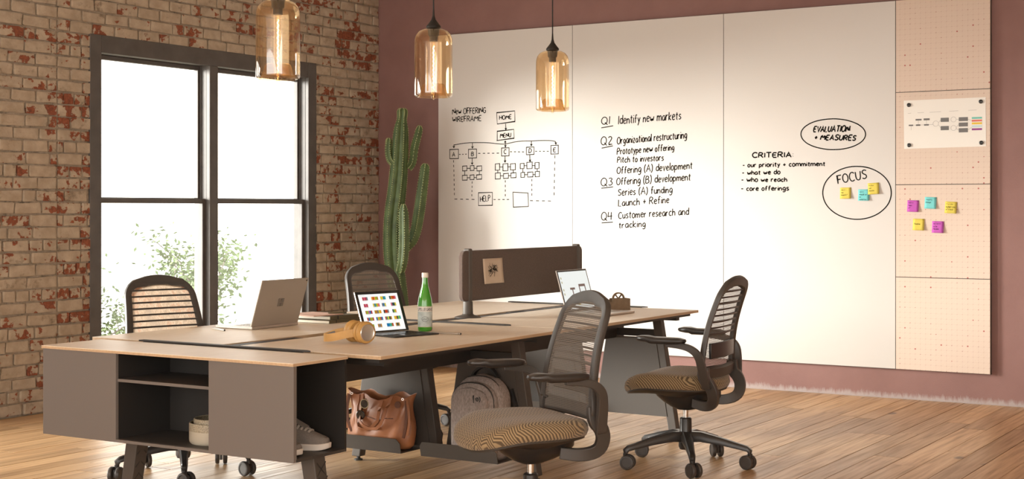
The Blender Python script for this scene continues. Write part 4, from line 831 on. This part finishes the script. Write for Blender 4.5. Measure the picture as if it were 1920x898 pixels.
# headphones
ca, cb = Vector((-3.800, 4.957, ZD)), Vector((-3.868, 4.985, ZD)); ax = Vector((.95, -.30, 0)).normalized(); u = Vector((-.83, -.56, 0)).normalized(); mid = (ca+cb)/2
hp = thing('headphones', 'mustard tan over-ear headphones lying on the oak desk', 'headphones', mid); rl = hp.location
for c, s in ((ca, 1), (cb, -1)):
    cc = c + Vector((0, 0, .050)); 
    cup = MB().lathe([(0, .002), (.040, .002), (.047, .008), (.0485, .016), (.045, .024), (.040, .027), (0, .027)], 32, cc, ax*s).obj('ear_cup', M['tan'], hp, smooth=35, rel=rl)
    MB().lathe([(.030, .0), (.044, -.002), (.047, -.012), (.043, -.021), (.030, -.022), (.026, -.012)], 32, cc, ax*s).obj('ear_cushion', M['tan'], cup, smooth=50, rel=rl)
    MB().lathe([(0, .0285), (.030, .0285), (.031, .029), (.0345, .031), (.0365, .028), (.0365, .0262)], 32, cc, ax*s).obj('cup_cap', M['alu2'], cup, smooth=30, rel=rl)
pts = [mid + Vector((0, 0, .026 + .024*math.cos(k*math.pi/18)**4)) + ax*.043*math.cos(k*math.pi/18) + u*.150*(math.sin(k*math.pi/18)**.75 if k else 0) for k in range(19)]
MB().strap(pts, (0, 0, 1), .034, .005).obj('headband', M['tan'], hp, smooth=40, rel=rl)
pts2 = [mid + (p-mid)*.93 + Vector((0, 0, .002)) for p in pts[3:16]]
MB().strap(pts2, (0, 0, 1), .030, .007).obj('band_lining', M['greyfelt'], hp, smooth=40, rel=rl)
# tablet with keyboard cover, leaning back, colour swatches on screen
A_, B_ = Vector((-4.062, 5.305, ZD)), Vector((-3.996, 5.565, ZD)); hd = (B_-A_).normalized(); fr = Vector((hd.y, -hd.x, 0)); wdt = (B_-A_).length
tb = thing('tablet', 'tablet with black keyboard cover showing rows of colour swatches', 'tablet', (A_+B_)/2); rl = tb.location
kq = [A_ + Vector((0, 0, .001)), B_ + Vector((0, 0, .001)), B_ + fr*.215 + Vector((0, 0, .001)), A_ + fr*.215 + Vector((0, 0, .001))]
kbd = MB().prism(kq, (0, 0, .005)).obj('keyboard_cover', M['key'], tb, rel=rl, bevel=.002)
tp = MB().obox((A_+B_)/2 + fr*.165 + Vector((0, 0, .0062)), hd*.05, fr*.028, (0, 0, .0002)); tp.obj('touchpad', M['screenblk'], kbd, rel=rl)
ks = MB()
for r in range(5):
    for c in range(12): ks.obox(A_ + hd*(.018 + c*.0205) + fr*(.025 + r*.022) + Vector((0, 0, .0066)), hd*.0088, fr*.0092, (0, 0, .0007))
ks.obj('keys', M['screenblk'], kbd, rel=rl, fix=False)
tu = (Vector((0, 0, .185)) - fr*.075).normalized(); tn = hd.cross(tu); tn = tn if tn.dot(fr) > 0 else -tn
SH = .202; S0 = A_ + Vector((0, 0, .006)) + tu*.002
def tpt(a, b, o=0): return S0 + hd*a*wdt + tu*b*SH + tn*o
slab = MB().prism([tpt(0, 0), tpt(1, 0), tpt(1, 1), tpt(0, 1)], -tn*.008).obj('tablet_slab', M['alu2'], tb, rel=rl, bevel=.0015)
MB().prism([tpt(.005, .005, .0003), tpt(.995, .005, .0003), tpt(.995, .995, .0003), tpt(.005, .995, .0003)], tn*.0003).obj('bezel', M['screenblk'], slab, rel=rl)
MB().prism([tpt(.055, .035, .0008), tpt(.93, .035, .0008), tpt(.93, .925, .0008), tpt(.055, .925, .0008)], tn*.0002).obj('lit_display', M['lit'], slab, rel=rl)
MB().prism([tpt(.15, .3, -.010), tpt(.85, .3, -.010), (A_+B_)/2 - fr*.115 + hd*.09 + Vector((0, 0, .002)), (A_+B_)/2 - fr*.115 - hd*.09 + Vector((0, 0, .002))], -tu*.002).obj('kickstand', M['alu2'], slab, rel=rl)
SWC = [(.75,.62,.08),(.05,.12,.13),(.55,.30,.05),(.60,.10,.04),(.16,.42,.20),(.02,.26,.48),(.55,.08,.10),(.80,.40,.05),(.35,.55,.08),(.07,.45,.42),(.25,.25,.28),(.66,.20,.30)]
swm = [emit('screen swatch', tuple(x**1.3 for x in c), .40) for c in SWC]; rd = random.Random(21); buckets = [MB() for _ in SWC]
for r in range(5):
    for g in range(4):
        a0 = .13 + g*.20; b0 = .82 - r*.165
        n = rd.choice((3, 4, 5, 5))
        for k in range(n):
            i = rd.randrange(len(SWC)); a = a0 + k*.030; q = [tpt(a, b0-.040, .0013), tpt(a+.030, b0-.040, .0013), tpt(a+.030, b0+.040, .0013), tpt(a, b0+.040, .0013)]
            buckets[i].add(q, [(0, 1, 2, 3)])
for b, m in zip(buckets, swm):
    for k in range(0, len(b.v), 4): MB().add(b.v[k:k+4], [(0, 1, 2, 3)]).obj('colour_swatch', m, slab, rel=rl, fix=False)
mb = MB(); gm = emit('screen caption', (.55, .54, .53), .4)
for r in range(5):
    for g in range(4):
        a0 = .13 + g*.20; b0 = .765 - r*.165; mb.add([tpt(a0, b0, .0013), tpt(a0+.10, b0, .0013), tpt(a0+.10, b0+.008, .0013), tpt(a0, b0+.008, .0013)], [(0, 1, 2, 3)])
mb.add([tpt(.10, .892, .0013), tpt(.2, .892, .0013), tpt(.2, .9, .0013), tpt(.1, .9, .0013)], [(0, 1, 2, 3)]); mb.obj('captions', gm, slab, rel=rl, fix=False)
# bottle
bt = thing('bottle', 'green glass water bottle with white cap and pale label', 'bottle', (-3.945, 5.622, ZD)); rl = bt.location; bc = Vector(rl)
MB().lathe([(0, .004), (.026, .0), (.033, .004), (.035, .012), (.035, .120), (.0345, .135), (.031, .158), (.0235, .188), (.0165, .215), (.0135, .235), (.0128, .258), (.0150, .259), (.0150, .264), (.0128, .265), (.0128, .272), (0, .272)], 32, bc).obj('glass_body', M['bottle'], bt, smooth=50, rel=rl)
MB().lathe([(.0150, .255), (.0158, .256), (.0158, .276), (.0145, .278), (0, .278)], 28, bc).obj('cap', M['cap'], bt, smooth=40, rel=rl)
view = Vector((3.945, -5.622, 0)).normalized()
def on_bottle(a, z, r=.0355):
    th = math.atan2(view.y, view.x) + a/r; return bc + Vector((r*math.cos(th), r*math.sin(th), z))
def label(a, z0, z1, r, nm, m):
    rings = [[on_bottle(a*(2*k/16-1), z, r) for k in range(17)] for z in (z0, z1)]; return MB().loft(rings, False, False).obj(nm, M[m], bt, smooth=True, fix=False, rel=rl)
lb = label(.046, .022, .120, .0353, 'label_rim', 'labelrim'); label(.0445, .0235, .1185, .0356, 'label', 'label'); label(.0445, .095, .1165, .0358, 'label_band', 'cap')
st, w = layout('S.PELLEGRINO', 1.0); mb = MB(); k = .086/w
ribbons(mb, [[((x-w*.5)*k, .099 + y*.0022) for x, y in s] for s in st], .0020, lambda a, z: on_bottle(a, z, .0361)); mb.obj('lettering', M['labeltxt'], bt, rel=rl, fix=False)
mb = MB(); ribbons(mb, [[(.016*math.cos(k*math.pi/10), .060 + .012*math.sin(k*math.pi/10)) for k in range(21)], smooth2([(-.012, .056), (-.004, .063), (.003, .057), (.011, .064)], 2), [(-.03, .036), (.03, .036)], [(-.025, .031), (.025, .031)]], .0012, lambda a, z: on_bottle(a, z, .0360)); mb.obj('emblem', M['labeltxt'], bt, rel=rl, fix=False)
# far laptop with picture on screen
l3 = thing('laptop', 'open laptop at the far seat with a room picture on its screen', 'laptop', (-3.76, 7.05, ZD)); rl = l3.location
MB().box(-3.885, -3.640, 6.885, 7.222, ZD+.001, ZD+.013).obj('base', M['alu2'], l3, rel=rl, bevel=.003)
MB().box(-3.80, -3.70, 6.95, 7.16, ZD+.013, ZD+.0138).obj('keys', M['alu'], l3, rel=rl)
q = [Vector((-3.885, 6.883, ZD+.012)), Vector((-3.885, 7.224, ZD+.012)), Vector((-3.952, 7.224, .956)), Vector((-3.952, 6.883, .956))]
n3 = Vector((.229, 0, .067)).normalized(); sl = MB().prism(q, -n3*.007).obj('lid', M['alu2'], l3, rel=rl, bevel=.002)
def s3(a, b, o): return q[0] + (q[1]-q[0])*a + (q[3]-q[0])*b + n3*o
MB().prism([s3(.008, .01, .0003), s3(.992, .01, .0003), s3(.992, .99, .0003), s3(.008, .99, .0003)], n3*.0003).obj('bezel', M['screenblk'], sl, rel=rl)
MB().prism([s3(.035, .06, .0008), s3(.965, .06, .0008), s3(.965, .955, .0008), s3(.035, .955, .0008)], n3*.0002).obj('lit_display', M['lit2'], sl, rel=rl)
sbr = emit('screen brown', (.10, .06, .05), .6)
for a, b, w, h in ((.60, .38, .03, .20), (.60, .58, .22, .06), (.79, .30, .03, .28), (.66, .38, .11, .05), (.30, .52, .16, .05), (.36, .40, .03, .12)): MB().add([s3(a, b, .0013), s3(a+w, b, .0013), s3(a+w, b+h, .0013), s3(a, b+h, .0013)], [(0, 1, 2, 3)]).obj('picture_patch', sbr, sl, rel=rl, fix=False)
mb = MB()
for a, b in ((.07, .78), (.07, .68), (.07, .50), (.07, .40)): mb.add([s3(a, b, .0013), s3(a+.03, b, .0013), s3(a+.03, b+.05, .0013), s3(a, b+.05, .0013)], [(0, 1, 2, 3)])
mb.obj('picture_icons', emit('screen olive', (.22, .20, .10), .8), sl, rel=rl, fix=False)
mb = MB()
for a, b, w, h in ((.34, .16, .06, .14), (.46, .14, .07, .13), (.62, .16, .06, .2)): mb.add([s3(a, b, .0013), s3(a+w, b, .0013), s3(a+w, b+h, .0013), s3(a, b+h, .0013)], [(0, 1, 2, 3)])
mb.obj('picture_cushions', emit('screen ochre', (.50, .36, .06), .8), sl, rel=rl, fix=False)
# brown organiser with a half wheel
e0, e1 = Vector((-3.945, 7.262, ZD)), Vector((-3.787, 7.434, ZD)); d_ = (e1-e0).normalized(); dn = Vector((-d_.y, d_.x, 0)); ln_ = (e1-e0).length
og = thing('tape_dispenser', 'brown desk dispenser with a spoked half wheel behind the far laptop', 'tape dispenser', (e0+e1)/2); rl = og.location
def op(a, z): return e0 + d_*a + Vector((0, 0, z))
L_ = ln_; prof = [(0, 0), (L_, 0), (L_, .066), (L_-.018, .068), (L_-.020, .066), (L_-.105, .066), (L_-.112, .048), (L_-.135, .048), (L_-.142, .066), (0, .066)]
for s in (-.030, .026): MB().prism([op(*p) + dn*s for p in prof], dn*.004).obj('side_wall', M['brown'], og, rel=rl)
MB().prism([op(0, .002) - dn*.026, op(L_, .002) - dn*.026, op(L_, .002) + dn*.026, op(0, .002) + dn*.026], (0, 0, .006)).obj('floor_plate', M['brown'], og, rel=rl)
MB().prism([op(L_-.003, .0) - dn*.028, op(L_, 0) - dn*.028, op(L_, .066) - dn*.028, op(L_-.003, .066) - dn*.028], dn*.056).obj('end_wall', M['brown'], og, rel=rl)
wc = op(L_-.062, .064); rg = []
for k in range(33):
    a = 2*math.pi*k/32; r_ = d_*math.cos(a) + Vector((0, 0, math.sin(a))); rg.append([wc + r_*.029 - dn*.008, wc + r_*.037 - dn*.008, wc + r_*.037 + dn*.008, wc + r_*.029 + dn*.008])
wh = MB().loft(rg, caps=False)
for a in (90-38, 90+38, 270-38, 270+38): 
    r_ = d_*math.cos(R(a)) + Vector((0, 0, math.sin(R(a)))); s_ = d_*math.sin(R(a)) - Vector((0, 0, math.cos(R(a)))); wh.obox(wc + r_*.016, r_*.015, s_*.0028, dn*.006)
wh.lathe([(0, -.008), (.007, -.008), (.007, .008), (0, .008)], 12, wc, dn); wh.obj('wheel', M['brown'], og, rel=rl, smooth=30)
# ---------------------------------------------------------------- things in the cabinet
def bowl(r, h, z, label, band):
    o = thing('bowl', label, 'bowl', (-4.092, 4.365, z), 0, 'nested stoneware bowls'); a, c = M['clay'], M['speck']
    MB().lathe([(0, 0), (r*.93, 0), (r*.985, .006), (r, .015), (r, h*band), (r-.006, h*band), (r-.006, .012), (0, .012)], 40).obj('body', a, o, smooth=40)
    MB().lathe([(r-.006, h*band), (r+.0002, h*band), (r+.0004, h*band+.002), (r, h-.003), (r-.002, h), (r-.004, h), (r-.006, h-.003)], 40).obj('speckled_rim', c, o, smooth=40)
bowl(.112, .084, CZ0+t, 'larger stoneware bowl with speckled rim, outer of the nested pair', .62)
bowl(.094, .088, CZ0+t+.0125, 'smaller stoneware bowl sitting inside the larger one', .75)
def shoe(x, y, hx, hy, label):
    o = thing('shoe', label, 'shoe', (x, y, CZ0+t), math.atan2(hy, hx), 'pair of grey canvas shoes')
    def plan(s, q=1):      # half width along the shoe, s = 0 heel .. 1 toe
        return q*(.030 + .012*math.sin(math.pi*min(1, s*1.05))**.8 + .006*math.sin(math.pi*max(0, (s-.35)/.65)))*(1 - max(0, (s-.86)/.14)**2.2*.62)*(1 - max(0, (.06-s)/.06)**2*.4)
    LEN = .265; S = [i/22 for i in range(23)]
    rings = []
    for s in S:
        w = plan(s); xx = -LEN + s*LEN + (.0 if s < 1 else 0); rise = .010*max(0, (s-.8)/.2)**2
        rings.append([(xx, -w, rise), (xx, w, rise), (xx, w+.002, .026+rise*.5), (xx, -w-.002, .026+rise*.5)])
    MB().loft(rings).obj('sole', M['sole'], o, smooth=50, bevel=.003)
    rings = []
    for s in S[:-1]:
        w = plan(s, .97); xx = -LEN + s*LEN
        top = .105 - .012*math.sin(math.pi*min(1, s/.38)) if s < .38 else .112 - .066*((s-.38)/.62)**.72
        if s > .93: top -= .010*((s-.93)/.07)**2
        ring = []
        for k in range(13):
            a = math.pi*k/12; c, sn = math.cos(a), math.sin(a)
            ring.append((xx, w*math.copysign(abs(c)**.55, c)*(1-.30*(sn**2)*(1 if s < .6 else .6)), .024 + (top-.024)*sn**.7))
        rings.append(ring)
    MB().loft(rings).obj('canvas_upper', M['shoe'], o, smooth=60)
    MB().ell((-LEN+.055, 0, .092), (.040, 0, -.004), (0, .021, 0), (0, 0, .006)).obj('opening', M['black'], o, smooth=True)
    for k in range(6):
        s = .40 + k*.058; xx = -LEN + s*LEN; zz = .114 - .066*((s-.38)/.62)**.72 + .003; w = .026
        MB().strap([(xx-.004, -w, zz-.016), (xx, -w*.55, zz-.002), (xx+.002, 0, zz+.001), (xx, w*.55, zz-.002), (xx-.004, w, zz-.016)], (1, 0, -.3), .008, .005).obj('lace', M['lace'], o, smooth=40)
    MB().strap([(-LEN+.36*LEN-.02, 0, .132), (-LEN+.42*LEN, 0, .112), (-LEN+.62*LEN, 0, .086)], (0, 1, 0), .038, .004).obj('tongue', M['shoe'], o, smooth=40)
shoe(-3.575, 4.448, .975, .22, 'grey canvas shoe with laces showing in the cabinet end')
shoe(-3.572, 4.268, 1.0, .02, 'grey shoe behind the front panel, only its sole edge showing')
# ---------------------------------------------------------------- tote bag, sunglasses, backpack
TZ = .1025
bag = thing('tote_bag', 'slouchy cognac leather tote bag on the tray under the desk', 'bag', (-4.355, 5.825, TZ)); rl = bag.location
rings = []; NB = 48; rd = random.Random(8)
def bag_pt(k, v, q=1.0):
    th = 2*math.pi*k/NB; c, s = math.cos(th), math.sin(th); e = .75
    a = .175 + .040*v + .006*math.sin(v*6); b = (.062 - .030*v**1.3)*q + .012*math.sin(math.pi*v)
    x = a*math.copysign(abs(c)**e, c)*q; y = b*math.copysign(abs(s)**(.8), s)
    y += .008*math.sin(c*7 + v*5)*v - .012*v + .006*math.sin(c*13 - v*9)*math.sin(math.pi*v)
    x += .012*math.sin(v*5 + 1)*c + .018*v
    ztop = .262 + .022*c*c*(1 if c > 0 else 1.1) - .014*math.cos(c*9)*(1-c*c) + .008*s
    return Vector((-4.355 + x, 5.825 + y, TZ + .004 + (ztop-.004)*v))
for i in range(17):
    v = i/16; q = 1 if v > .05 else .93 + v*1.4; rings.append([bag_pt(k, v, q) for k in range(NB)])
for i in range(6, -1, -1):
    v = .35 + .65*i/6; rings.append([bag_pt(k, v, 1)*.97 + Vector((-4.347, 5.815, TZ + .2))*.03 - Vector((0, 0, .004)) for k in range(NB)])
MB().loft(rings).obj('body', M['leather'], bag, smooth=60, rel=rl)
def on_front(u, v, o=.004):       # u across -1..1, on the side facing the chair
    th = 1.5*math.pi + u*1.15; k = th/(2*math.pi)*NB; p = bag_pt(k, v); return p + Vector((0, -o, 0))
def handle(u0, u1, low, off, nm='handle'):
    pts = [on_front(u0, .99, .003), on_front(u0, .86, .006)]
    for k in range(9):
        a = math.pi*k/8; pts.append(on_front((u0+u1)/2 - (u1-u0)/2*math.cos(a), .78 - (.78-low)*math.sin(a)**.8, off))
    pts += [on_front(u1, .86, .006), on_front(u1, .99, .003)]
    MB().strap(pts, (.4, 0, 1) if 0 else [(1, 0, 0)]*2 + [(.7*math.cos(math.pi*k/8), -.2, .9*math.sin(math.pi*k/8)+.1) if 1 else 0 for k in range(9)] + [(1, 0, 0)]*2, .016, .004).obj(nm, M['leather'], bag, smooth=50, rel=rl)
handle(-.50, .06, .34, .010); handle(-.36, .24, .40, .016)
for u, dx in ((.80, .02), (-.92, -.02)):
    p = on_front(u, .93, .006)
    MB().strap([p, p + Vector((dx*.4, -.008, -.06)), p + Vector((dx*.2, -.010, -.13)), p + Vector((-dx*.8, -.002, -.185))], (1, .2, 0), .014, .004).obj('side_strap', M['leather2'], bag, smooth=50, rel=rl)
    MB().strap([p + Vector((dx*.3, 0, .004)), p + Vector((dx, -.006, -.05)), p + Vector((dx*1.3, -.008, -.11)), p + Vector((dx*.4, -.002, -.17))], (1, .2, 0), .013, .004).obj('side_strap', M['leather'], bag, smooth=50, rel=rl)
    MB().lathe([(.004, -.002), (.007, -.002), (.007, .002), (.004, .002)], 12, p + Vector((-dx*.9, -.004, .006)), (.3, -1, 0)).obj('eyelet', M['chrome'], bag, smooth=True, rel=rl)
MB().strap([on_front(u, .60 - .03*u, .003) for u in (-.22, 0, .2, .42)], (0, 0, 1), .005, .003).obj('zip_pocket', M['leather2'], bag, rel=rl)
p = on_front(.48, .86, .004); MB().lathe([(0, 0), (.017, 0), (.017, .003), (0, .003)], 20, p, (0.1, -1, .1)).obj('leather_tag', M['leather2'], bag, smooth=30, rel=rl)
sg = thing('sunglasses', 'round sunglasses hung from the tote bag handle', 'sunglasses', on_front(-.24, .72, .028)); rl = sg.location
g0 = Vector(rl); gx = Vector((.42, -.05, .90)).normalized(); gz = Vector((-.88, -.25, .42)).normalized(); gn = gx.cross(gz).normalized()
for s in (-1, 1):
    c = g0 + gx*s*.032; rim = [c + (gx*math.cos(k*math.pi/12)*.023 + gz*math.sin(k*math.pi/12)*.021) for k in range(25)]
    f_ = MB().tube(rim, .0022, 8).obj('rim', M['screenblk'] if s < 0 else M['labelrim'], sg, smooth=True, rel=rl)
    MB().prism([c + (gx*math.cos(k*math.pi/12)*.0225 + gz*math.sin(k*math.pi/12)*.0205) for k in range(24)], gn*.001).obj('lens', M['lens'], f_, rel=rl)
    e = g0 + gx*s*.056; MB().tube([e, e - gn*.012 + gz*.004, e - gn*.03 - gx*s*.05 + gz*.012, e - gn*.034 - gx*s*.095 + gz*.008], .0018, 6).obj('temple', M['screenblk'], sg, smooth=True, rel=rl)
MB().tube([g0 - gx*.010 + gz*.006, g0 + gz*.010, g0 + gx*.010 + gz*.006], .0018, 6).obj('bridge', M['labelrim'], sg, smooth=True, rel=rl)

BX0, BY0 = -3.760, 5.833
bp = thing('backpack', 'grey heather backpack with black handle on the tray under the desk', 'backpack', (BX0, BY0, TZ)); rl = bp.location
def pack(hw, hd, h, cx, cy, z0, n=32, rows=22, e=3.0, shoulder=.55):
    rings = []
    for i in range(rows+1):
        v = i/rows; k = 1 if v < shoulder else math.sqrt(max(0.004, 1-((v-shoulder)/(1-shoulder))**2.4)); b = 1 if v > .06 else .86 + v*2.3
        rings.append([(x, y, z0 + h*v) for x, y in superell(hw*k*b*(1+.03*math.sin(v*3)), hd*(k**.6)*b, n, e, cx, cy)])
    return MB().loft(rings)
pack(.138, .066, .400, BX0, BY0+.008, TZ, shoulder=.66, e=3.4).obj('main_body', M['canvas'], bp, smooth=60, rel=rl)
pack(.124, .032, .372, BX0-.006, BY0-.052, TZ, shoulder=.72, e=3.4).obj('middle_pocket', M['canvas'], bp, smooth=60, rel=rl)
fp = pack(.102, .024, .345, BX0-.016, BY0-.078, TZ+.0, shoulder=.80, e=3.6).obj('front_pocket', M['canvas'], bp, smooth=60, rel=rl)
def zipper(hw, h, cx, cy, z0, sh, nm):
    pts = [Vector((cx - hw, cy, z0 + h*.30))]
    for k in range(17):
        a = math.pi*(1-k/16); pts.append(Vector((cx + hw*math.copysign(abs(math.cos(a))**.8, math.cos(a)), cy, z0 + h*(sh + (1-sh)*abs(math.sin(a))**.9))))
    pts.append(Vector((cx + hw, cy, z0 + h*.30))); MB().tube(pts, .0035, 6).obj(nm, M['leather2'] if 0 else M['dark'], bp, smooth=True, rel=rl)
zipper(.133, .394, BX0, BY0-.020, TZ, .66, 'zipper'); zipper(.119, .366, BX0-.006, BY0-.070, TZ, .72, 'zipper')
MB().strap([Vector((BX0-.07+.14*k/10, BY0+.03, TZ+.385 + .048*math.sin(math.pi*k/10)**.7)) for k in range(11)], (0, 1, 0), .026, .010).obj('top_handle', M['black'], bp, smooth=50, rel=rl)
for s in (-1, 1):
    MB().strap([(BX0+s*.130, BY0+.07, TZ+.33), (BX0+s*.158, BY0+.066, TZ+.25), (BX0+s*.160, BY0+.062, TZ+.15), (BX0+s*.140, BY0+.060, TZ+.06)], (0, 1, 0), .03, .008).obj('side_strap', M['black'], bp, smooth=50, rel=rl)
    MB().tube([(BX0+s*.118, BY0-.062, TZ+.25), (BX0+s*.126, BY0-.066, TZ+.22), (BX0+s*.122, BY0-.07, TZ+.18)], .004, 6).obj('zip_pull', M['black'], bp, smooth=True, rel=rl)
lc = Vector((BX0+.040, BY0-.1040, TZ+.292)); mb = MB()
ls = [[(.011*math.cos(a), .011*math.sin(a)) for a in [R(q) for q in range(-50, 51, 10)]], [(-.011 + .0, .011), (-.014, .011), (-.014, -.011), (-.011, -.011)], [(.005*math.cos(R(q)), .005*math.sin(R(q))) for q in range(0, 361, 30)], [(-.002, -.002), (.002, .002)]]
ribbons(mb, ls, .0030, lambda a, z: lc + Vector((a*1.5, 0, z*1.5))); mb.obj('logo_mark', M['black'], fp, rel=rl, fix=False)

# ---------------------------------------------------------------- cactus in its pot
cp = thing('cactus_pot', 'white glazed floor pot in the corner holding the cactus', 'pot', (-6.82, 9.42, 0)); rl = cp.location
MB().lathe([(0, 0), (.20, 0), (.245, .012), (.258, .035), (.262, .30), (.262, .36), (.25, .365), (.246, .36), (.246, .30), (0, .30)], 40).obj('bowl', M['pot'], cp, smooth=40)
MB().lathe([(0, .31), (.12, .315), (.246, .30)], 32).obj('soil', M['soil'], cp, smooth=True)
cc = thing('cactus', 'tall ribbed green cactus with four arms standing in the corner', 'cactus', (-6.82, 9.42, .30)); rl = Vector(cc.location)
Rv, Fv = Vector((.8516, .5242, 0)), Vector((-.5242, .8516, 0))
def column(pts, rads, ribs, name, mname='cactus'):
    P = [Vector(p) for p in pts]
    for _ in range(2):
        q = [P[0]]; 
        for a, b in zip(P, P[1:]): q += [a*.75 + b*.25, a*.25 + b*.75]
        P = q + [P[-1]]
    n = ribs*6; m = len(P); rings = []; crest = [[] for _ in range(ribs)]
    for i, (p, t_, u_, w_) in enumerate(frames(P)):
        s = i/(m-1); k = s*(len(rads)-1); a = int(min(k, len(rads)-2)); r = rads[a]*(1-(k-a)) + rads[a+1]*(k-a); ring = []
        for j in range(n):
            th = 2*math.pi*j/n; q = .74 + .30*abs(math.cos(th*ribs/2))**1.6; d = u_*math.cos(th) + w_*math.sin(th); ring.append(p + d*r*q)
            if j % 6 == 0: crest[j//6].append(p + d*r*1.045)
        rings.append(ring)
    o = MB().loft(rings).obj(name, M[mname], cc, smooth=50, rel=rl)
    sp = MB(); 
    for c in crest:
        L_ = 0
        for a, b in zip(c, c[1:]):
            nn = max(1, int((b-a).length/.016))
            for k in range(nn): sp.obox(a.lerp(b, (k+.5)/nn), (.0028, 0, 0), (0, .0028, 0), (0, 0, .0045))
    x = sp.obj('spines', M['rib'], o, rel=rl, fix=False); x['kind'] = 'stuff'
B0 = Vector((-6.82, 9.42, 0))
def cp_(r, z, f=0): return B0 + Rv*r + Fv*f + Vector((0, 0, z))
column([cp_(.0, .28), cp_(-.04, .6), cp_(-.085, .9), cp_(-.085, 1.2), cp_(-.045, 1.5), cp_(-.03, 1.75), cp_(-.02, 1.95), cp_(-.012, 2.03), cp_(-.01, 2.06), cp_(-.01, 2.10)], [.06, .066, .072, .076, .074, .07, .066, .058, .036, .038, .04, .02], 6, 'trunk')
column([cp_(-.09, 1.66), cp_(-.115, 1.69), cp_(-.125, 1.76), cp_(-.12, 1.84), cp_(-.12, 1.86)], [.022, .026, .027, .024, .008], 5, 'arm')
column([cp_(.04, 1.62), cp_(.075, 1.66), cp_(.085, 1.78), cp_(.125, 1.92), cp_(.13, 1.96)], [.026, .03, .032, .028, .008], 5, 'arm')
column([cp_(.02, .98, -.03), cp_(.09, 1.06, -.03), cp_(.125, 1.25, -.02), cp_(.15, 1.45, 0), cp_(.172, 1.62, 0), cp_(.175, 1.655, 0)], [.034, .042, .044, .042, .036, .01], 5, 'arm')
column([cp_(-.02, .80, -.09), cp_(.0, .86, -.125), cp_(.012, 1.0, -.125), cp_(.008, 1.25, -.12), cp_(.006, 1.33, -.12)], [.03, .038, .042, .038, .01], 5, 'arm')

# ---------------------------------------------------------------- pendant lamps
def pendant(y, label):
    o = thing('pendant_lamp', label, 'pendant lamp', (-4.25, y, 1.872), 0, 'amber glass pendant lamps over the desk')
    r, h = .098, .345
    MB().tube([(0, 0, .41), (0, 0, CEIL-1.872)], .0035, 6).obj('cord', M['cord'], o, smooth=True)
    MB().lathe([(0, .455), (.004, .455), (.006, .42), (.012, .400), (.030, .376), (.038, .366), (.038, .358), (.030, .352), (.028, .32), (.021, .312), (.021, .288), (0, .288)], 24).obj('socket', M['socket'], o, smooth=40)
    prof = [(.036, h+.006), (.055, h+.004), (.075, h-.006), (.090, h-.024), (.097, h-.048), (r, h-.075), (r, .03), (.0985, .012), (.094, .003), (.086, 0)]
    MB().lathe(prof, 48).obj('glass_shade', M['amber'], o, smooth=60, fix=True)
    MB().lathe([(.086, 0), (.078, .004), (.058, .062), (.052, .068), (.040, .069)], 40).obj('inner_cone', M['amber'], o, smooth=60)
    b = MB().lathe([(.008, .30), (.0135, .285), (.0135, .03), (.013, .0), (.009, -.008), (.006, -.012), (.0001, -.013)], 20).obj('bulb_tube', M['bulbglass'], o, smooth=60)
    MB().tube([(.0035*math.cos(k*.9), .0035*math.sin(k*.9), .265 - k*.0032) for k in range(72)], .0011, 5).obj('filament', M['filament'], b, smooth=True)
    MB().lathe([(0, CEIL-1.872-.001), (.055, CEIL-1.872-.001), (.05, CEIL-1.872-.02), (0, CEIL-1.872-.022)], 24).obj('ceiling_rose', M['socket'], o, smooth=40)
pendant(4.920, 'amber glass pendant lamp hanging in front of the window')
pendant(6.133, 'amber glass pendant lamp hanging above the cactus, middle of the three')
pendant(7.361, 'amber glass pendant lamp hanging in front of the middle whiteboard')
